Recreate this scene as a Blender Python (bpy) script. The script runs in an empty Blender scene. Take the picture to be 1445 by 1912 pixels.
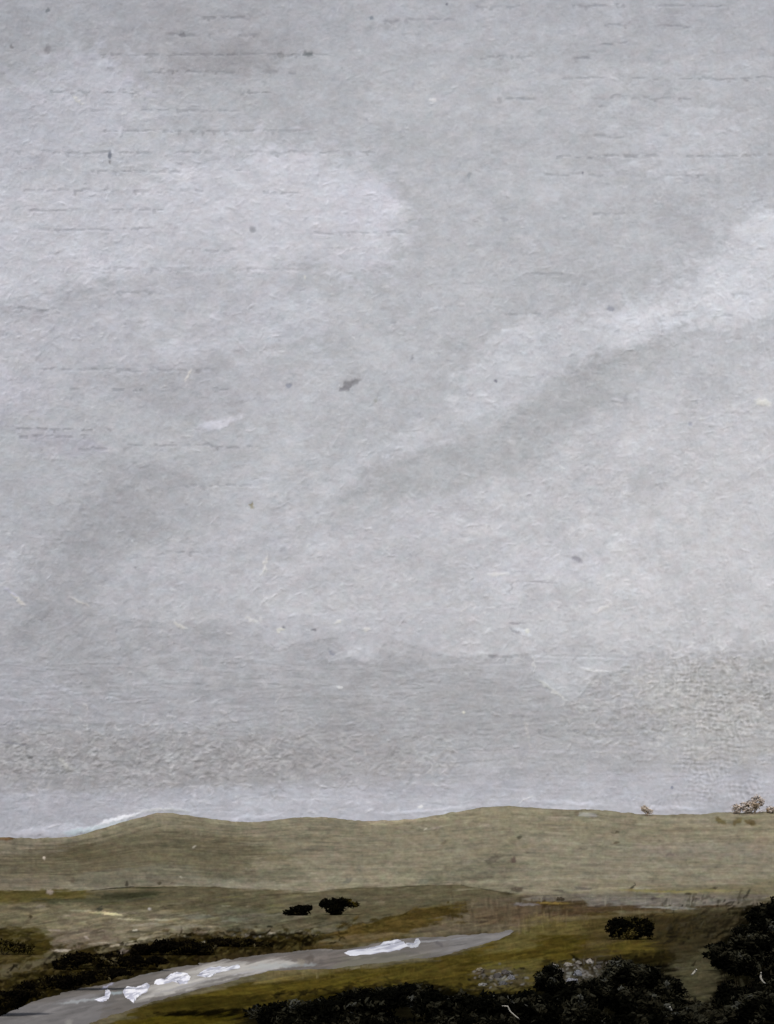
import bpy, bmesh, math, random
import numpy as np
from mathutils import Vector

# ------------------------------------------------------------------ camera, light, exposure
scene = bpy.context.scene
F = 2308.0            # focal length in units of the photograph's pixels
UC, VH = 722.5, 1600.0
CAMZ = 8.0
cam_d = bpy.data.cameras.new("camera")
cam = bpy.data.objects.new("camera", cam_d)
scene.collection.objects.link(cam)
cam.location = (0, 0, CAMZ)
cam.rotation_euler = (math.radians(90), 0, 0)
cam_d.sensor_fit = 'VERTICAL'
cam_d.sensor_height = 24.0
cam_d.lens = 24.0 * F / 1912.0
cam_d.shift_y = (VH - 956.0) / 1912.0
cam_d.clip_start = 0.5
cam_d.clip_end = 12000
scene.camera = cam

SUN_EL, SUN_AZ = math.radians(50), math.radians(-166)   # azimuth measured from +Y, clockwise: over the left shoulder
w = bpy.data.worlds.new("World"); scene.world = w; w.use_nodes = True
nt = w.node_tree
bg = nt.nodes.get('Background') or nt.nodes.new('ShaderNodeBackground')
st = nt.nodes.new('ShaderNodeTexSky'); st.sky_type = 'NISHITA'; st.sun_disc = False
st.sun_elevation = SUN_EL; st.sun_rotation = SUN_AZ
st.dust_density = 3.0
nt.links.new(st.outputs[0], bg.inputs[0]); bg.inputs[1].default_value = 0.06
sd = bpy.data.lights.new("sun", 'SUN'); sd.energy = 1.5; sd.angle = math.radians(10); sd.color = (1.0, 0.965, 0.92)
sun = bpy.data.objects.new("sun", sd); scene.collection.objects.link(sun)
dirv = Vector((math.sin(SUN_AZ) * math.cos(SUN_EL), math.cos(SUN_AZ) * math.cos(SUN_EL), math.sin(SUN_EL)))
sun.rotation_euler = dirv.to_track_quat('Z', 'Y').to_euler()
scene.view_settings.view_transform = 'Standard'
scene.view_settings.look = 'None'
scene.view_settings.gamma = 1.0
scene.view_settings.exposure = 0.9

# how bright a white surface of each family renders (used to turn observed colours into base colours)
K_SKY = np.array([1.065, 1.040, 1.000])
K_LAND = np.array([1.10, 1.10, 1.10])

rng = np.random.default_rng(11)
random.seed(5)

# ------------------------------------------------------------------ numeric helpers
def lin(c):
    c = np.asarray(c, float) / 255.0
    return np.where(c <= 0.04045, c / 12.92, ((c + 0.055) / 1.055) ** 2.4)

_tabs = {}
def vnoise(x, y, seed=0):
    if seed not in _tabs:
        _tabs[seed] = np.random.default_rng(1000 + seed).random((256, 256)).astype(np.float32)
    T = _tabs[seed]
    xi = np.floor(x).astype(int); yi = np.floor(y).astype(int)
    fx = x - xi; fy = y - yi
    fx = fx * fx * (3 - 2 * fx); fy = fy * fy * (3 - 2 * fy)
    x0 = xi & 255; x1 = (xi + 1) & 255; y0 = yi & 255; y1 = (yi + 1) & 255
    return (T[y0, x0] * (1 - fx) + T[y0, x1] * fx) * (1 - fy) + (T[y1, x0] * (1 - fx) + T[y1, x1] * fx) * fy

def fbm(x, y, seed=0, octv=4, gain=0.5):
    s = 0.0; a = 1.0; n = 0.0
    for i in range(octv):
        s = s + a * vnoise(x * 2 ** i + 17.3 * i, y * 2 ** i + 9.1 * i, seed + i); n += a; a *= gain
    return s / n                    # 0..1 around .5

def smooth(a, b, x):
    t = np.clip((x - a) / (b - a), 0, 1)
    return t * t * (3 - 2 * t)

def poly_sd(U, V, pts):
    """signed distance, positive inside"""
    d = np.full(U.shape, 1e9); ins = np.zeros(U.shape, bool)
    n = len(pts)
    for i in range(n):
        x0, y0 = pts[i]; x1, y1 = pts[(i + 1) % n]
        ex, ey = x1 - x0, y1 - y0
        wx, wy = U - x0, V - y0
        t = np.clip((wx * ex + wy * ey) / (ex * ex + ey * ey + 1e-9), 0, 1)
        d = np.minimum(d, (wx - ex * t) ** 2 + (wy - ey * t) ** 2)
        c = ((y0 > V) != (y1 > V))
        with np.errstate(divide='ignore', invalid='ignore'):
            xx = x0 + (V - y0) * ex / (ey if ey != 0 else 1e-9)
        ins ^= (c & (U < xx))
    d = np.sqrt(d)
    return np.where(ins, d, -d)

class Canvas:
    """A field of paint colour and paint thickness, addressed in pixel units of the photograph."""
    def __init__(s, u0, v0, u1, v1, step, base):
        s.u0, s.v0, s.step = u0, v0, step
        s.w = int((u1 - u0) / step) + 1; s.h = int((v1 - v0) / step) + 1
        s.U, s.V = np.meshgrid(u0 + np.arange(s.w) * step, v0 + np.arange(s.h) * step)
        s.C = np.zeros((s.h, s.w, 3)); s.C[:] = base
        s.H = np.zeros((s.h, s.w))
    def box(s, a, b, c, d):
        i0 = max(0, int((a - s.u0) / s.step)); i1 = min(s.w, int((c - s.u0) / s.step) + 2)
        j0 = max(0, int((b - s.v0) / s.step)); j1 = min(s.h, int((d - s.v0) / s.step) + 2)
        return (slice(j0, j1), slice(i0, i1)) if (i1 > i0 and j1 > j0) else None
    def blend(s, sl, m, col):
        s.C[sl] = s.C[sl] * (1 - m[..., None]) + np.asarray(col, float) * m[..., None]
    def patch(s, pts, col, soft=20, warp=16, alpha=1.0, sc=60, sy=None, seed=None, lift=0.0, grain=0.0, ragged=0.6):
        sy = sy or sc
        seed = seed if seed is not None else int(rng.integers(0, 200))
        P = np.array(pts, float); pad = soft + warp + 4
        sl = s.box(P[:, 0].min() - pad, P[:, 1].min() - pad, P[:, 0].max() + pad, P[:, 1].max() + pad)
        if sl is None: return
        U, V = s.U[sl], s.V[sl]
        d = poly_sd(U, V, pts) + (fbm(U / sc, V / sy, seed, 5, 0.62) - 0.5) * 2 * warp
        m = smooth(-soft / 2, soft / 2, d)
        crumb = fbm(U / 13, V / 7, seed + 41, 4, .72)
        m = (1 - ragged) * m + ragged * smooth(.40, .60, m + (crumb - .5) * 1.5 * np.minimum(1, 4 * m * (1 - m) + .25 * (m > .02)))
        if grain: m = m * smooth(grain - 0.25, grain + 0.12, fbm(U / 9, V / 7, seed + 3, 3) * 0.6 + 0.4 * m + .12)
        s.blend(sl, m * alpha, col)
        if lift: s.H[sl] += lift * m
    def stroke(s, u, v, L, W, ang, col, alpha=0.6, relief=0.3, curve=0.0, dry=0.5):
        r = L / 2 + W
        sl = s.box(u - r, v - r, u + r, v + r)
        if sl is None: return
        U, V = s.U[sl] - u, s.V[sl] - v
        ca, sa = math.cos(ang), math.sin(ang)
        p = (U * ca + V * sa) / (L / 2); q = (-U * sa + V * ca) / (W / 2) + curve * (p * p - .33)
        sdn = rng.random() * 200
        b = vnoise(q * W * 0.45 + sdn, p * 1.6 + sdn, 77)
        edge = smooth(1.0, 0.72, np.abs(q)) * smooth(1.0, 0.75, np.abs(p) + 0.25 * (vnoise(q * 3 + sdn, q * 0, 78) - .5))
        m = edge * smooth(dry - 0.35, dry + 0.2, b + 0.45 * (1 - np.abs(p)))
        s.blend(sl, np.clip(m * alpha, 0, 1), col)
        s.H[sl] = s.H[sl] * (1 - 0.5 * m) + m * relief * (0.35 + b)
    def blob(s, u, v, L, W, ang, col, alpha=0.8, relief=0.3):
        r = max(L, W) * .9 + 3
        sl = s.box(u - r, v - r, u + r, v + r)
        if sl is None: return
        U, V = s.U[sl] - u, s.V[sl] - v
        sdn = rng.random() * 200
        U = U + (fbm(U / 6 + sdn, V / 6, 171, 3) - .5) * min(L, 14) * .9; V = V + (fbm(U / 6 + sdn, V / 6 + 40, 172, 3) - .5) * min(W, 10) * .9
        ca, sa = math.cos(ang), math.sin(ang)
        p = (U * ca + V * sa) / (L / 2); q = (-U * sa + V * ca) / (W / 2)
        m = smooth(1.25, .55, np.sqrt(p * p + q * q))
        s.blend(sl, np.clip(m * alpha, 0, 1), col)
        s.H[sl] += m * relief
    def get(s, u, v):
        i = min(s.w - 1, max(0, int((u - s.u0) / s.step))); j = min(s.h - 1, max(0, int((v - s.v0) / s.step)))
        return s.C[j, i]
    def sample(s, U, V, A):
        x = (U - s.u0) / s.step; y = (V - s.v0) / s.step
        def mir(t, n):
            t = np.mod(t, 2 * (n - 1)); return np.where(t > n - 1, 2 * (n - 1) - t, t)
        x = mir(x, s.w - 1); y = mir(y, s.h - 1)
        xi = np.floor(x).astype(int); yi = np.floor(y).astype(int)
        xi = np.clip(xi, 0, s.w - 2); yi = np.clip(yi, 0, s.h - 2)
        fx = x - xi; fy = y - yi
        if A.ndim == 3: fx = fx[..., None]; fy = fy[..., None]
        return (A[yi, xi] * (1 - fx) + A[yi, xi + 1] * fx) * (1 - fy) + (A[yi + 1, xi] * (1 - fx) + A[yi + 1, xi + 1] * fx) * fy

# ------------------------------------------------------------------ materials
def paint_material(name, rough=0.62, spec=0.25, bump_scale=1.0, bump=0.25, var=0.05, attr=True, color=(0.1, 0.1, 0.1)):
    m = bpy.data.materials.new(name); m.use_nodes = True
    n = m.node_tree.nodes; l = m.node_tree.links
    b = n['Principled BSDF']
    b.inputs['Roughness'].default_value = rough
    b.inputs['Specular IOR Level'].default_value = spec
    tc = n.new('ShaderNodeTexCoord')
    nz = n.new('ShaderNodeTexNoise'); nz.inputs['Scale'].default_value = bump_scale; nz.inputs['Detail'].default_value = 6
    nz.inputs['Roughness'].default_value = 0.65
    l.new(tc.outputs['Object'], nz.inputs['Vector'])
    mr = n.new('ShaderNodeMapRange'); mr.inputs['From Min'].default_value = 0.25; mr.inputs['From Max'].default_value = 0.75
    mr.inputs['To Min'].default_value = 1 - var; mr.inputs['To Max'].default_value = 1 + var
    l.new(nz.outputs['Fac'], mr.inputs['Value'])
    vm = n.new('ShaderNodeVectorMath'); vm.operation = 'SCALE'
    if attr:
        at = n.new('ShaderNodeAttribute'); at.attribute_name = 'paint'
        l.new(at.outputs['Color'], vm.inputs[0])
    else:
        vm.inputs[0].default_value = color
    l.new(mr.outputs[0], vm.inputs['Scale'])
    l.new(vm.outputs[0], b.inputs['Base Color'])
    bp = n.new('ShaderNodeBump'); bp.inputs['Strength'].default_value = bump; bp.inputs['Distance'].default_value = 0.6 / bump_scale
    l.new(nz.outputs['Fac'], bp.inputs['Height'])
    l.new(bp.outputs[0], b.inputs['Normal'])
    return m

def grid_mesh(name, P, col, mat):
    h, w_ = P.shape[:2]
    me = bpy.data.meshes.new(name)
    me.vertices.add(h * w_); me.vertices.foreach_set('co', P.reshape(-1).astype(np.float32))
    a = np.arange(h * w_).reshape(h, w_)
    q = np.stack([a[:-1, :-1], a[:-1, 1:], a[1:, 1:], a[1:, :-1]], -1).reshape(-1, 4)
    nf = len(q)
    me.loops.add(nf * 4); me.loops.foreach_set('vertex_index', q.reshape(-1).astype(np.int32))
    me.polygons.add(nf); me.polygons.foreach_set('loop_start', (np.arange(nf) * 4).astype(np.int32))
    me.polygons.foreach_set('loop_total', np.full(nf, 4, np.int32))
    me.polygons.foreach_set('use_smooth', np.ones(nf, bool))
    me.update(calc_edges=True)
    at = me.attributes.new('paint', 'FLOAT_COLOR', 'POINT')
    rgba = np.ones((h * w_, 4), np.float32); rgba[:, :3] = np.clip(col.reshape(-1, 3), 0.0005, 0.9)
    at.data.foreach_set('color', rgba.reshape(-1))
    me.materials.append(mat)
    o = bpy.data.objects.new(name, me); scene.collection.objects.link(o)
    return o

def tag(o, label=None, cat=None, group=None, kind=None):
    if label: o['label'] = label
    if cat: o['category'] = cat
    if group: o['group'] = group
    if kind: o['kind'] = kind
    return o

def ground_pt(u, v, z=0.0):
    Y = (CAMZ - z) * F / (v - VH)
    return Vector(((u - UC) / F * Y, Y, z))

# ------------------------------------------------------------------ SKY: thick brushed grey cloud
S = Canvas(-90, -60, 1535, 1640, 1.5, lin((178, 180, 184)))
U, V = S.U, S.V
def vgrad(keys):
    ys = [k[0] for k in keys]; cs = np.array([lin(k[1]) for k in keys])
    return np.stack([np.interp(V, ys, cs[:, i]) for i in range(3)], -1)
S.C = vgrad([(-60, (168, 170, 175)), (30, (171, 173, 178)), (120, (176, 178, 182)), (300, (179, 181, 185)), (600, (180, 182, 186)), (900, (182, 184, 188)),
             (1180, (180, 181, 186)), (1300, (168, 169, 173)), (1420, (166, 167, 171)), (1500, (176, 177, 184)), (1640, (180, 182, 190))])
S.patch([(-90, 190), (0, 165), (90, 150), (150, 105), (270, 130), (290, 230), (400, 262), (480, 275), (590, 285), (690, 330), (760, 390), (720, 500),
         (620, 495), (370, 500), (200, 505), (100, 545), (-90, 570)], lin((194, 196, 201)), 70, 45, 0.75, 90, 60)
S.patch([(-90, 340), (200, 330), (420, 340), (560, 300), (600, 300), (700, 350), (750, 390), (700, 480), (400, 500), (200, 500), (60, 540), (-90, 560)],
        lin((200, 201, 207)), 60, 45, 0.75, 80, 40)
S.patch([(300, 300), (590, 290), (590, 320), (470, 330), (320, 340)], lin((203, 204, 211)), 20, 16, 0.5, 40, 25)
S.patch([(610, 345), (700, 320), (740, 380), (720, 430), (640, 430)], lin((200, 201, 210)), 40, 30, 0.6, 40, 30)
S.patch([(600, 490), (640, 470), (740, 470), (720, 505), (640, 505)], lin((202, 204, 211)), 20, 14, 0.6, 30, 20)
S.patch([(-90, 540), (0, 565), (110, 560), (230, 515), (600, 520), (620, 620), (480, 650), (350, 690), (150, 690), (0, 760), (-90, 780)],
        lin((192, 193, 199)), 50, 35, 0.7, 70, 35)
S.patch([(470, 590), (540, 545), (570, 540), (605, 620), (540, 640), (420, 630)], lin((191, 194, 200)), 22, 16, 0.6, 40, 25)
S.patch([(230, 590), (330, 560), (400, 570), (330, 640), (250, 660)], lin((181, 183, 187)), 40, 25, 0.6)
S.patch([(250, 520), (520, 510), (560, 540), (400, 560), (240, 560)], lin((181, 182, 187)), 40, 25, 0.5, 80, 20)
S.patch([(0, 560), (160, 520), (220, 530), (100, 590), (-60, 600)], lin((178, 179, 184)), 30, 20, 0.6, 80, 20)
S.patch([(0, 700), (120, 710), (90, 780), (-60, 800), (-90, 720)], lin((190, 190, 198)), 30, 20, 0.6)
S.patch([(100, 680), (560, 690), (540, 770), (300, 780), (120, 760)], lin((178, 179, 184)), 50, 35, 0.7, 90, 30)
S.patch([(10, 790), (180, 800), (190, 850), (60, 850)], lin((176, 176, 184)), 40, 25, 0.7, 60, 25)
S.patch([(365, 795), (400, 785), (455, 768), (452, 785), (410, 803), (385, 800)], lin((206, 207, 215)), 8, 7, 0.9, 18, 10, lift=0.8)
S.patch([(360, 870), (200, 900), (130, 1000), (60, 1090), (60, 1200), (160, 1210), (180, 1100), (260, 1010), (340, 950)], lin((166, 167, 171)), 70, 40, 0.8, 80)
S.patch([(190, 910), (290, 900), (300, 950), (240, 1000), (160, 1010)], lin((168, 169, 173)), 50, 30, 0.5, 60)
S.patch([(-90, 880), (180, 880), (120, 990), (-90, 1020)], lin((182, 184, 189)), 50, 30, 0.6, 90)
S.patch([(-90, 1000), (100, 1010), (40, 1090), (-90, 1140)], lin((186, 187, 192)), 50, 30, 0.7, 60)
# right-hand diagonal light and dark bands
S.patch([(1535, 380), (1400, 400), (1320, 490), (1260, 545), (1160, 590), (1050, 585), (950, 620), (870, 690), (840, 790), (760, 800), (620, 870), (600, 940),
         (700, 860), (860, 790), (1000, 725), (1110, 670), (1220, 640), (1330, 600), (1535, 560)], lin((193, 195, 200)), 45, 35, 0.85, 70)
S.patch([(1250, 560), (1330, 520), (1445, 510), (1535, 500), (1535, 590), (1400, 590), (1200, 640), (1120, 650), (1150, 600)], lin((200, 202, 207)), 40, 30, 0.8, 60)
S.patch([(1535, 380), (1430, 400), (1370, 430), (1350, 470), (1400, 520), (1535, 520)], lin((201, 203, 208)), 14, 22, 0.9, 40)
S.patch([(1200, 230), (1300, 200), (1420, 250), (1330, 330), (1250, 380), (1200, 330)], lin((188, 190, 195)), 50, 45, 0.6, 60)
S.patch([(1250, 625), (1180, 645), (1060, 700), (960, 780), (880, 830), (760, 850), (640, 940), (540, 990), (640, 1000), (760, 925), (960, 890), (1060, 800),
         (1190, 730)], lin((172, 174, 177)), 34, 30, 0.8, 70)
S.patch([(1535, 640), (1280, 700), (1060, 830), (960, 900), (700, 950), (540, 1020), (400, 1090), (260, 1150), (560, 1180), (1000, 1210), (1535, 1210)],
        lin((191, 192, 196)), 80, 50, 0.8, 100)
S.patch([(1535, 780), (1300, 850), (1150, 960), (1000, 1060), (1200, 1180), (1535, 1190)], lin((197, 198, 201)), 90, 60, 0.55, 90)
S.patch([(1280, 690), (1340, 660), (1445, 640), (1420, 720), (1300, 760)], lin((183, 185, 189)), 50, 30, 0.6, 60)
S.patch([(880, 1080), (1000, 1020), (1160, 1010), (1100, 1080), (940, 1120)], lin((197, 198, 204)), 40, 30, 0.6, 50)
S.patch([(420, 960), (560, 930), (900, 930), (860, 1000), (400, 1120), (340, 1060)], lin((187, 188, 193)), 60, 40, 0.6, 60)
# lower darker bank of cloud with a ragged top edge
S.patch([(-90, 1240), (100, 1130), (160, 1150), (330, 1165), (400, 1158), (470, 1160), (490, 1200), (520, 1216), (570, 1200), (630, 1190), (645, 1225), (680, 1240),
         (705, 1225), (722, 1192), (770, 1205), (830, 1228), (1000, 1225), (1200, 1222), (1535, 1215), (1535, 1430), (1200, 1430), (-90, 1450)],
        lin((170, 171, 175)), 12, 9, 0.85, 40, 16, lift=-0.6)
S.patch([(500, 1290), (620, 1240), (860, 1245), (1060, 1310), (1290, 1350), (1100, 1390), (700, 1400), (480, 1350)], lin((163, 164, 167)), 60, 30, 0.7, 130, 30)
S.patch([(-90, 1380), (150, 1360), (420, 1370), (640, 1360), (760, 1400), (760, 1450), (300, 1475), (-90, 1475)], lin((160, 159, 161)), 60, 25, 0.8, 110, 24)
S.patch([(-90, 1230), (60, 1220), (130, 1290), (40, 1360), (-90, 1380)], lin((176, 177, 183)), 60, 30, 0.7, 90, 30)
S.patch([(100, 1300), (500, 1290), (520, 1350), (200, 1360)], lin((170, 171, 176)), 50, 25, 0.6, 120, 20)
S.patch([(1180, 1240), (1535, 1230), (1535, 1420), (1250, 1420)], lin((172, 172, 172)), 60, 40, 0.6, 60)
S.patch([(-90, 1482), (300, 1474), (760, 1470), (1180, 1440), (1535, 1440), (1535, 1640), (-90, 1640)], lin((176, 177, 184)), 18, 12, 0.9, 150, 16, lift=0.4)
S.patch([(250, 1490), (900, 1480), (1100, 1490), (1100, 1530), (250, 1530)], lin((184, 186, 193)), 20, 12, 0.6, 160, 12)
S.patch([(995, 1228), (1010, 1220), (1180, 1222), (1185, 1255), (1115, 1262), (1075, 1312), (1045, 1300), (1000, 1268)], lin((180, 182, 186)), 7, 4, 0.95, 20, lift=1.0)
S.patch([(1100, 1218), (1320, 1215), (1330, 1240), (1200, 1262), (1120, 1250)], lin((176, 177, 181)), 20, 10, 0.6, 40)
# top-left stain
S.patch([(180, 60), (300, 20), (470, 30), (600, 70), (520, 130), (320, 160), (200, 130)], lin((163, 163, 167)), 60, 45, 0.6, 60)
S.patch([(300, 100), (480, 60), (490, 130), (300, 140)], lin((152, 151, 154)), 40, 30, 0.55, 30)

fieldC = S.C.copy()
def fld(u, v):
    i = min(S.w - 1, max(0, int((u - S.u0) / S.step))); j = min(S.h - 1, max(0, int((v - S.v0) / S.step)))
    return fieldC[j, i]
# brush strokes take the colour of the cloud under them
for k in range(5200):
    u = rng.uniform(-90, 1535); v = rng.uniform(-60, 1600)
    c = fld(u, v) * rng.normal(1.0, 0.028) * np.array([1, 1, 1 + rng.normal(0.0, .010)])
    if v > 1230:
        L, W, a = rng.uniform(30, 120), rng.uniform(5, 16), rng.normal(0.0, 0.12); rel = .25
        if u < 260 and v < 1340: a = rng.normal(0.45, 0.3); L *= .5
    elif v < 560 or u < 620:
        L, W, a = rng.uniform(25, 90), rng.uniform(10, 26), rng.normal(-0.15, 0.35); rel = .25
    else:
        L, W, a = rng.uniform(22, 70), rng.uniform(8, 22), rng.normal(-1.1, 0.5); rel = .25
        if rng.random() < .4: a = rng.normal(-0.6, .2)
    S.stroke(u, v, L, W, a, c, rng.uniform(.25, .6), rel * rng.uniform(.3, 1), rng.normal(0, .5), rng.uniform(.3, .7))
# scumbled light crumbs in light zones and ragged lower bank
for k in range(2600):
    u = rng.uniform(-60, 1500); v = rng.uniform(120, 1500)
    c = fld(u, v)
    if c[0] < lin(186)and v < 1230 and rng.random() < .8: continue
    if 1230 < v < 1340 and not (u > 1150) and rng.random() < .7: continue
    amp = 1.06 if v < 1230 else 1.13
    S.stroke(u, v, rng.uniform(6, 26), rng.uniform(2.5, 7), rng.normal(-.1, .7), c * amp * rng.uniform(.98, 1.03), rng.uniform(.35, .8), rng.uniform(.3, .9), rng.normal(0, .8), .45)
# crumbly dark/light impasto in the lower band
for k in range(2300):
    if rng.random() < .55: u, v = rng.uniform(-60, 850), rng.normal(1412, 32)
    else: u, v = rng.uniform(1050, 1535), rng.normal(1310, 50)
    c = fld(u, v) * (rng.uniform(.78, .93) if rng.random() < .5 else rng.uniform(1.08, 1.3)) * np.array([1.01, 1, .97])
    S.stroke(u, v, rng.uniform(6, 30), rng.uniform(2.5, 7), rng.normal(0, .6), c, rng.uniform(.4, .8), rng.uniform(-.5, 1.0), rng.normal(0, 1.2), .45)
for k in range(900):           # thin horizontal drags of the brush low in the sky
    u, v = rng.uniform(-60, 1500), rng.uniform(1235, 1530)
    S.stroke(u, v, rng.uniform(30, 130), rng.uniform(2, 5), rng.normal(0, .08), fld(u, v) * rng.choice([.9, 1.08, 1.0, .94]), rng.uniform(.25, .5), rng.uniform(-.2, .25), rng.normal(0, .6), .5)
LT = lin((189, 190, 195))
S.patch([(480, 1150), (1010, 1130), (1010, 1222), (830, 1228), (770, 1206), (722, 1190), (706, 1226), (680, 1240), (648, 1226), (632, 1190), (572, 1199), (520, 1217), (492, 1200)], lin((186, 187, 192)), 5, 5, .75, 26, 12, ragged=.35, lift=.5)
S.patch([(820, 1150), (1200, 1120), (1535, 1110), (1535, 1216), (1200, 1222), (830, 1228)], lin((190, 191, 194)), 14, 10, .5, 40, 14)
S.patch([(-90, 1380), (150, 1362), (420, 1372), (640, 1362), (760, 1400), (740, 1445), (300, 1472), (-90, 1472)], lin((158, 158, 161)), 60, 26, .3, 60, 16, ragged=.85)
S.patch([(560, 1290), (700, 1262), (900, 1262), (1060, 1312), (1200, 1345), (1000, 1375), (660, 1385)], lin((160, 161, 164)), 50, 26, .3, 90, 22)
S.patch([(1000, 1226), (1110, 1228), (1180, 1232), (1165, 1252), (1112, 1262), (1076, 1312), (1045, 1298), (1003, 1268)], lin((184, 186, 190)), 5, 3, .9, 20, ragged=.2, lift=1.0)
S.patch([(1535, 390), (1430, 405), (1375, 430), (1350, 470), (1290, 540), (1180, 590), (1130, 640), (1250, 610), (1330, 580), (1535, 540)], lin((200, 202, 207)), 40, 32, .4, 40, ragged=.85)
S.patch([(900, 680), (950, 620), (1050, 590), (1130, 620), (1080, 660), (960, 730), (880, 790), (860, 740)], lin((194, 196, 201)), 40, 28, .4, 40, ragged=.85)
S.patch([(1240, 632), (1180, 648), (1060, 704), (960, 782), (880, 832), (760, 852), (690, 900), (560, 980), (640, 985), (760, 925), (960, 880), (1060, 790), (1190, 715)], lin((174, 176, 179)), 24, 24, .5, 50, ragged=.8)
S.patch([(-90, 470), (100, 470), (330, 340), (480, 290), (590, 290), (700, 340), (750, 390), (715, 500), (620, 492), (370, 500), (200, 505), (100, 545), (-90, 570)], lin((197, 198, 204)), 46, 40, .3, 50, 30, ragged=.85)
S.patch([(470, 592), (540, 546), (572, 540), (598, 620), (540, 638), (430, 630)], lin((191, 195, 201)), 14, 12, .35, 30, 20, ragged=.7)
S.patch([(0, 180), (100, 150), (150, 108), (250, 120), (270, 160), (240, 240), (60, 330), (-90, 330)], lin((191, 192, 200)), 40, 36, .45, 50, 34, ragged=.85)
S.patch([(300, 880), (200, 905), (130, 1000), (60, 1090), (70, 1190), (150, 1190), (180, 1100), (260, 1010), (320, 940)], lin((167, 168, 172)), 50, 34, .35, 70, ragged=.7)
# rows of broken dark dashes where the cloth shows through
def dash_row(v, ua, ub, dens, dark=.77):
    u = ua + rng.uniform(0, 40)
    while u < ub:
        L = rng.uniform(6, 38)
        if vnoise(np.array(u / 60.), np.array(v / 11.), 31) > 1 - dens:
            vv = v + rng.normal(0, 1.3) + 2.5 * (vnoise(np.array(u / 90.), np.array(v), 33) - .5)
            d = dark * rng.uniform(.94, 1.05)
            S.stroke(u, vv, L, rng.uniform(3, 7), rng.normal(0, .03), fld(u, vv) * d * np.array([.99, 1, 1.015]), rng.uniform(.45, .9), -.5, rng.normal(0, .6), .42)
            if rng.random() < .28:
                S.stroke(u, vv + 4, rng.uniform(5, 11), rng.uniform(4, 8), rng.normal(.6, .6), fld(u, vv) * d * .95, .7, -.4)
        u += L * rng.uniform(.6, 1.1) + 3
for v, a, b, dn in [(12, 860, 1445, .6), (38, 700, 900, .45), (34, 360, 480, .6), (48, 1100, 1300, .6), (66, 300, 480, .5), (80, 1120, 1260, .5), (103, 170, 620, .75),
                    (108, 880, 1180, .5), (118, 1270, 1445, .5), (136, 250, 560, .8), (147, 960, 1445, .65), (172, 90, 620, .6), (185, 840, 1330, .6), (207, 80, 530, .5),
                    (246, 160, 560, .65), (255, 980, 1330, .5), (285, 20, 700, .65), (292, 1020, 1445, .6), (321, 150, 480, .7), (328, 1020, 1320, .6), (357, 30, 390, .75),
                    (360, 460, 620, .5), (393, 60, 300, .8), (400, 1100, 1260, .4), (430, 80, 290, .85), (434, 560, 780, .8), (467, 350, 440, .85), (470, 440, 600, .5),
                    (503, 180, 620, .7), (512, 860, 1060, .4), (545, 90, 300, .5), (550, 1230, 1400, .6), (577, 0, 200, .5), (587, 940, 1010, .9), (588, 1250, 1360, .7),
                    (691, 80, 480, .6), (728, 120, 420, .6), (802, 20, 180, .75), (815, 30, 170, .8), (832, 250, 480, .75), (840, 140, 200, .8), (908, 280, 480, .6),
                    (1034, 260, 370, .5), (1365, 600, 1445, .6), (1225, 880, 1000, .8)]:
    dash_row(v, a, b, dn)
for k in range(2600):
    u, v = rng.uniform(-60, 1500), rng.uniform(-40, 1540)
    hot = float(vnoise(np.array(u / 90.), np.array(v / 60.), 231)) + (.25 if 1130 < v < 1240 else 0) + (.15 if v > 1240 else 0)
    if hot < .5: continue
    lt = rng.random() < .55
    S.blob(u, v, rng.uniform(3, 15), rng.uniform(2.5, 6), rng.normal(-.1, .8), fld(u, v) * (rng.uniform(1.07, 1.22) if lt else rng.uniform(.80, .93)) * np.array([1, 1, .98 if lt else 1.02]), rng.uniform(.5, .9), .5 if lt else -.4)
def scatter_along(pts, n, sig, col, lmin=7, lmax=34, al=(.15, .5), lift=.25):
    P0 = np.array(pts, float); seg = np.hypot(*(P0[1:] - P0[:-1]).T); cs = np.concatenate([[0], np.cumsum(seg)])
    for k in range(n):
        t = rng.uniform(0, cs[-1]); x = np.interp(t, cs, P0[:, 0]) + rng.normal(0, sig); y = np.interp(t, cs, P0[:, 1]) + rng.normal(0, sig * .8)
        L = rng.uniform(lmin, lmax)
        S.blob(x, y, L, L * rng.uniform(.35, .7), rng.normal(-.1, .5), lin(col) * rng.normal(1, .02), rng.uniform(*al), lift)
scatter_along([(-60, 200), (60, 165), (150, 115), (265, 140), (280, 235)], 120, 30, (190, 191, 199))
scatter_along([(290, 300), (470, 285), (590, 290), (600, 310), (690, 335), (745, 385), (715, 495), (620, 490)], 200, 28, (197, 198, 205))
scatter_along([(0, 560), (120, 540), (210, 505), (370, 500), (620, 500)], 160, 14, (197, 198, 204))
scatter_along([(0, 620), (200, 600), (400, 600), (600, 620)], 160, 40, (193, 194, 201))
scatter_along([(1480, 395), (1370, 430), (1310, 520), (1190, 585), (1050, 590), (950, 625), (870, 700), (830, 800), (620, 890)], 260, 30, (196, 198, 203))
scatter_along([(1330, 600), (1240, 640), (1180, 655), (1060, 712), (960, 790), (880, 838), (760, 860), (650, 940)], 170, 13, (170, 172, 175), 8, 40, (.25, .55), -.2)
scatter_along([(300, 880), (200, 930), (120, 1010), (60, 1100), (100, 1200)], 150, 34, (167, 168, 172), 10, 50, (.2, .45), -.2)
scatter_along([(1350, 200), (1290, 250), (1240, 330)], 90, 45, (192, 194, 199), 8, 30, (.2, .5))
scatter_along([(1445, 700), (1200, 850), (1000, 1000), (800, 1080)], 260, 90, (200, 201, 204), 6, 24, (.2, .5))
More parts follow.
